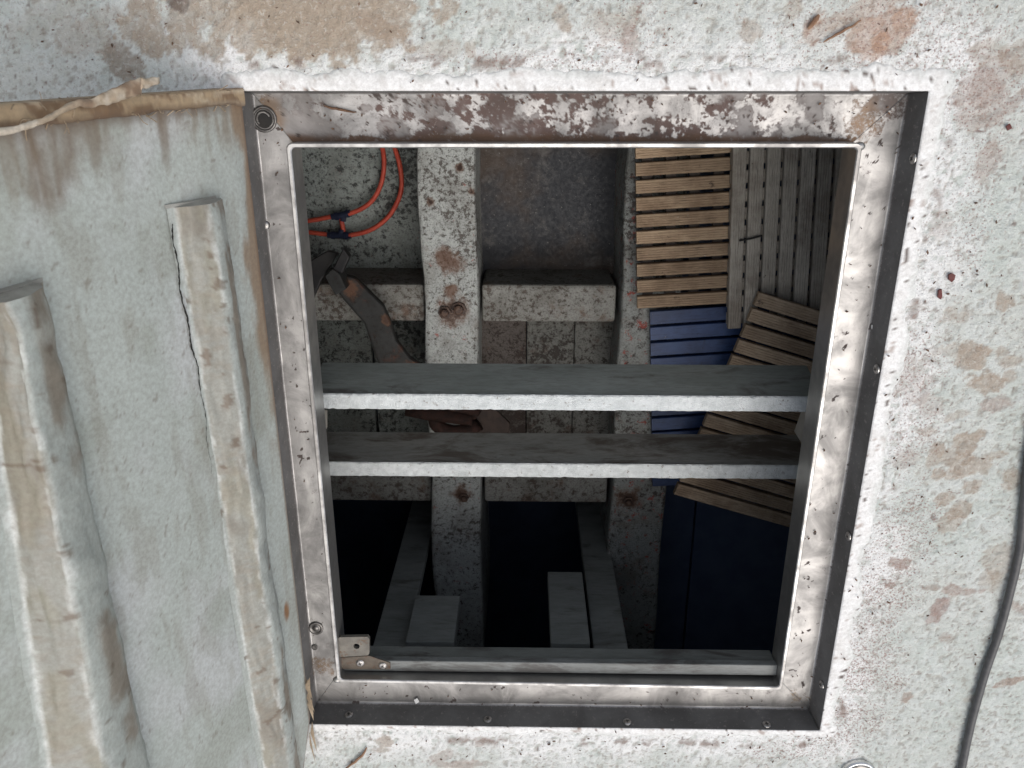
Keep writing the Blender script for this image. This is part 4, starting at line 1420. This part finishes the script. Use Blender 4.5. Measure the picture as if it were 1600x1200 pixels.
# ------------------------------------------------------------------ on the deck
bm = bmesh.new()
cp = [(1640, -250), (1650, 60), (1636, 350), (1624, 540), (1618, 640), (1606, 720), (1599, 800), (1593, 860), (1577, 930), (1560, 992), (1540, 1050), (1521, 1117), (1511, 1160), (1503, 1200), (1488, 1270), (1480, 1340), (1490, 1500), (1530, 1700), (1560, 1950)]
tube(bm, smooth_path([Vector(at(x, y, 0.0075)) for x, y in cp], 8), 0.0055, 14)
tag(bm_obj('cable', bm, M['cable'], smooth=True), 'dark grey cable curving across the deck right of the hatch', 'cable')
q = at(1340, 1209, 0.002)
cap = empty('deck_filler', (q[0], q[1], 0), 'round metal deck filler cap cut off by the bottom edge', 'filler cap')
bm = bmesh.new()
lathe(bm, [(0.0275, -0.002), (0.0275, 0.003), (0.0255, 0.006), (0.0235, 0.0062), (0.0222, 0.0045), (0.0219, 0.002)], q, seg=48)
bm_obj('flange', bm, M['chrome'], cap, smooth=True)
bm = bmesh.new()
lathe(bm, [(0.0216, 0.002), (0.0212, 0.0048), (0.0195, 0.0055), (0.008, 0.0052), (0.0, 0.0052)], q, seg=48)
pl_ = bm_obj('plug', bm, M['dark_steel'], cap, smooth=True)
for a in (1.1, 2.0):
    bm = bmesh.new()
    lathe(bm, [(0.003, 0.0050), (0.0028, 0.0064), (0, 0.0066)], (q[0] + 0.014 * math.cos(a), q[1] + 0.014 * math.sin(a), q[2]), seg=14)
    bm_obj('key_pin', bm, M['screw'], pl_)


def scrap(name, pts, z, mat, label, cat, h=0.002):
    bm = bmesh.new()
    c = [at(x, y, z) for x, y in pts]
    prism(bm, c, z + h, z, 0.0008)
    return tag(bm_obj(name, bm, M[mat], bevel=0), label, cat)


scrap('paint_chip', [(1481, 429), (1486, 426), (1491, 429), (1490, 436), (1485, 440), (1481, 436)], 0.002, 'chip', 'dark red paint chip on the deck right of the hatch, the upper one', 'paint chip', 0.003)
scrap('paint_chip', [(1465, 453), (1470, 451), (1471, 462), (1468, 467), (1464, 464)], 0.002, 'chip', 'narrow dark red paint chip on the deck right of the hatch, the lower one', 'paint chip', 0.003)
scrap('paint_chip', [(1361, 508), (1366, 506), (1370, 522), (1366, 525), (1362, 520)], GZ + 0.003, 'white_chip', 'white paint chip lying in the right side of the gutter', 'paint chip')
scrap('paint_chip', [(647, 1093), (652, 1090), (655, 1096), (650, 1099)], GZ + 0.003, 'white_chip', 'tiny white paint chip in the near side of the gutter', 'paint chip')
scrap('paint_chip', [(1571, 197), (1577, 193), (1580, 200), (1573, 204)], 0.002, 'chip', 'brown red paint chip on the deck beside the top right corner', 'paint chip')
for pts, z, r, lab in (([(573, 1168), (566, 1180), (552, 1192), (536, 1203)], 0.004, 0.0022, 'reddish brown twig on the deck below the near side of the hatch'),
                       ([(1345, 32), (1325, 44), (1303, 56), (1286, 66)], 0.004, 0.0016, 'thin tan straw on the deck above the top right corner, the longer one'),
                       ([(1280, 24), (1272, 34), (1263, 45)], 0.004, 0.0030, 'short tan straw on the deck above the top right corner'),
                       ([(506, 165), (530, 171), (556, 175)], GZ + 0.004, 0.0016, 'thin dark splinter lying in the far side of the gutter')):
    bm = bmesh.new()
    path = smooth_path([Vector(at(x, y, z)) for x, y in pts], 5)
    for p in path:
        p += Vector((random.uniform(-1, 1), random.uniform(-1, 1), 0)) * 0.0006
    k = len(path)
    tube(bm, path, [r * (0.35 + 0.65 * math.sin(math.pi * min(0.97, (i + 0.6) / k))) for i in range(k)], 7)
    tag(bm_obj('twig' if 'twig' in lab else 'straw' if 'straw' in lab else 'splinter', bm, M['flake'] if 'dark' in lab else M['twig']), lab, 'twig' if 'twig' in lab else 'straw' if 'straw' in lab else 'splinter')


# small dry bits nobody could count, on the deck and in the gutter
def bits(name, spots, mat, seed, size):
    rnd = random.Random(seed)
    bm = bmesh.new()
    for (x, y, z) in spots:
        a = rnd.uniform(0, 6.3)
        L = size * rnd.uniform(0.4, 1.6)
        w_ = L * rnd.uniform(0.2, 0.6)
        ca, sa = math.cos(a), math.sin(a)
        vs = []
        for (u, v, h) in ((-1, 0, 0), (-.2, -1, rnd.uniform(0, .4)), (1, 0, rnd.uniform(0, .6)), (.2, 1, rnd.uniform(0, .3))):
            uu, vv = u * L, v * w_
            vs.append((x + ca * uu - sa * vv, y + sa * uu + ca * vv, z + h * L))
        top = [bm.verts.new((p[0], p[1], p[2] + 0.0012)) for p in vs]
        bot = [bm.verts.new((p[0], p[1], p[2] - 0.0004)) for p in vs]
        bm.faces.new(top)
        bm.faces.new(bot[::-1])
        for i in range(4):
            bm.faces.new((top[i], bot[i], bot[(i + 1) % 4], top[(i + 1) % 4]))
    o = bm_obj(name, bm, M[mat])
    o['kind'] = 'stuff'
    return o


rnd = random.Random(31)
sp = []
while len(sp) < 340:
    x, y = rnd.uniform(-0.3, 1.15), rnd.uniform(-0.15, 1.1)
    dd = max(-x, x - W, -y, y - H)
    if dd < 0.004 or x < -0.02 and y < 0.93:
        continue
    if rnd.random() < math.exp(-dd / 0.09) + 0.12:
        sp.append((x, y, 0.0022 if dd > .03 else 0.004))
tag(bits('dry_bits', sp, 'flake', 5, 0.0017), 'scattered dry brown bits of leaf and rust on the deck', 'debris')
sp = []
while len(sp) < 190:
    x, y = rnd.uniform(0.005, W - 0.005), rnd.uniform(0.006, H - 0.004)
    if 0.035 < x < 0.73 and 0.055 < y < 0.865:
        continue
    if y < 0.84 and rnd.random() < 0.72:
        continue
    sp.append((x, y, GZ + 0.0016))
tag(bits('gutter_bits', sp, 'flake', 6, 0.0013), 'scattered dark rust bits lying in the hatch gutter', 'debris')
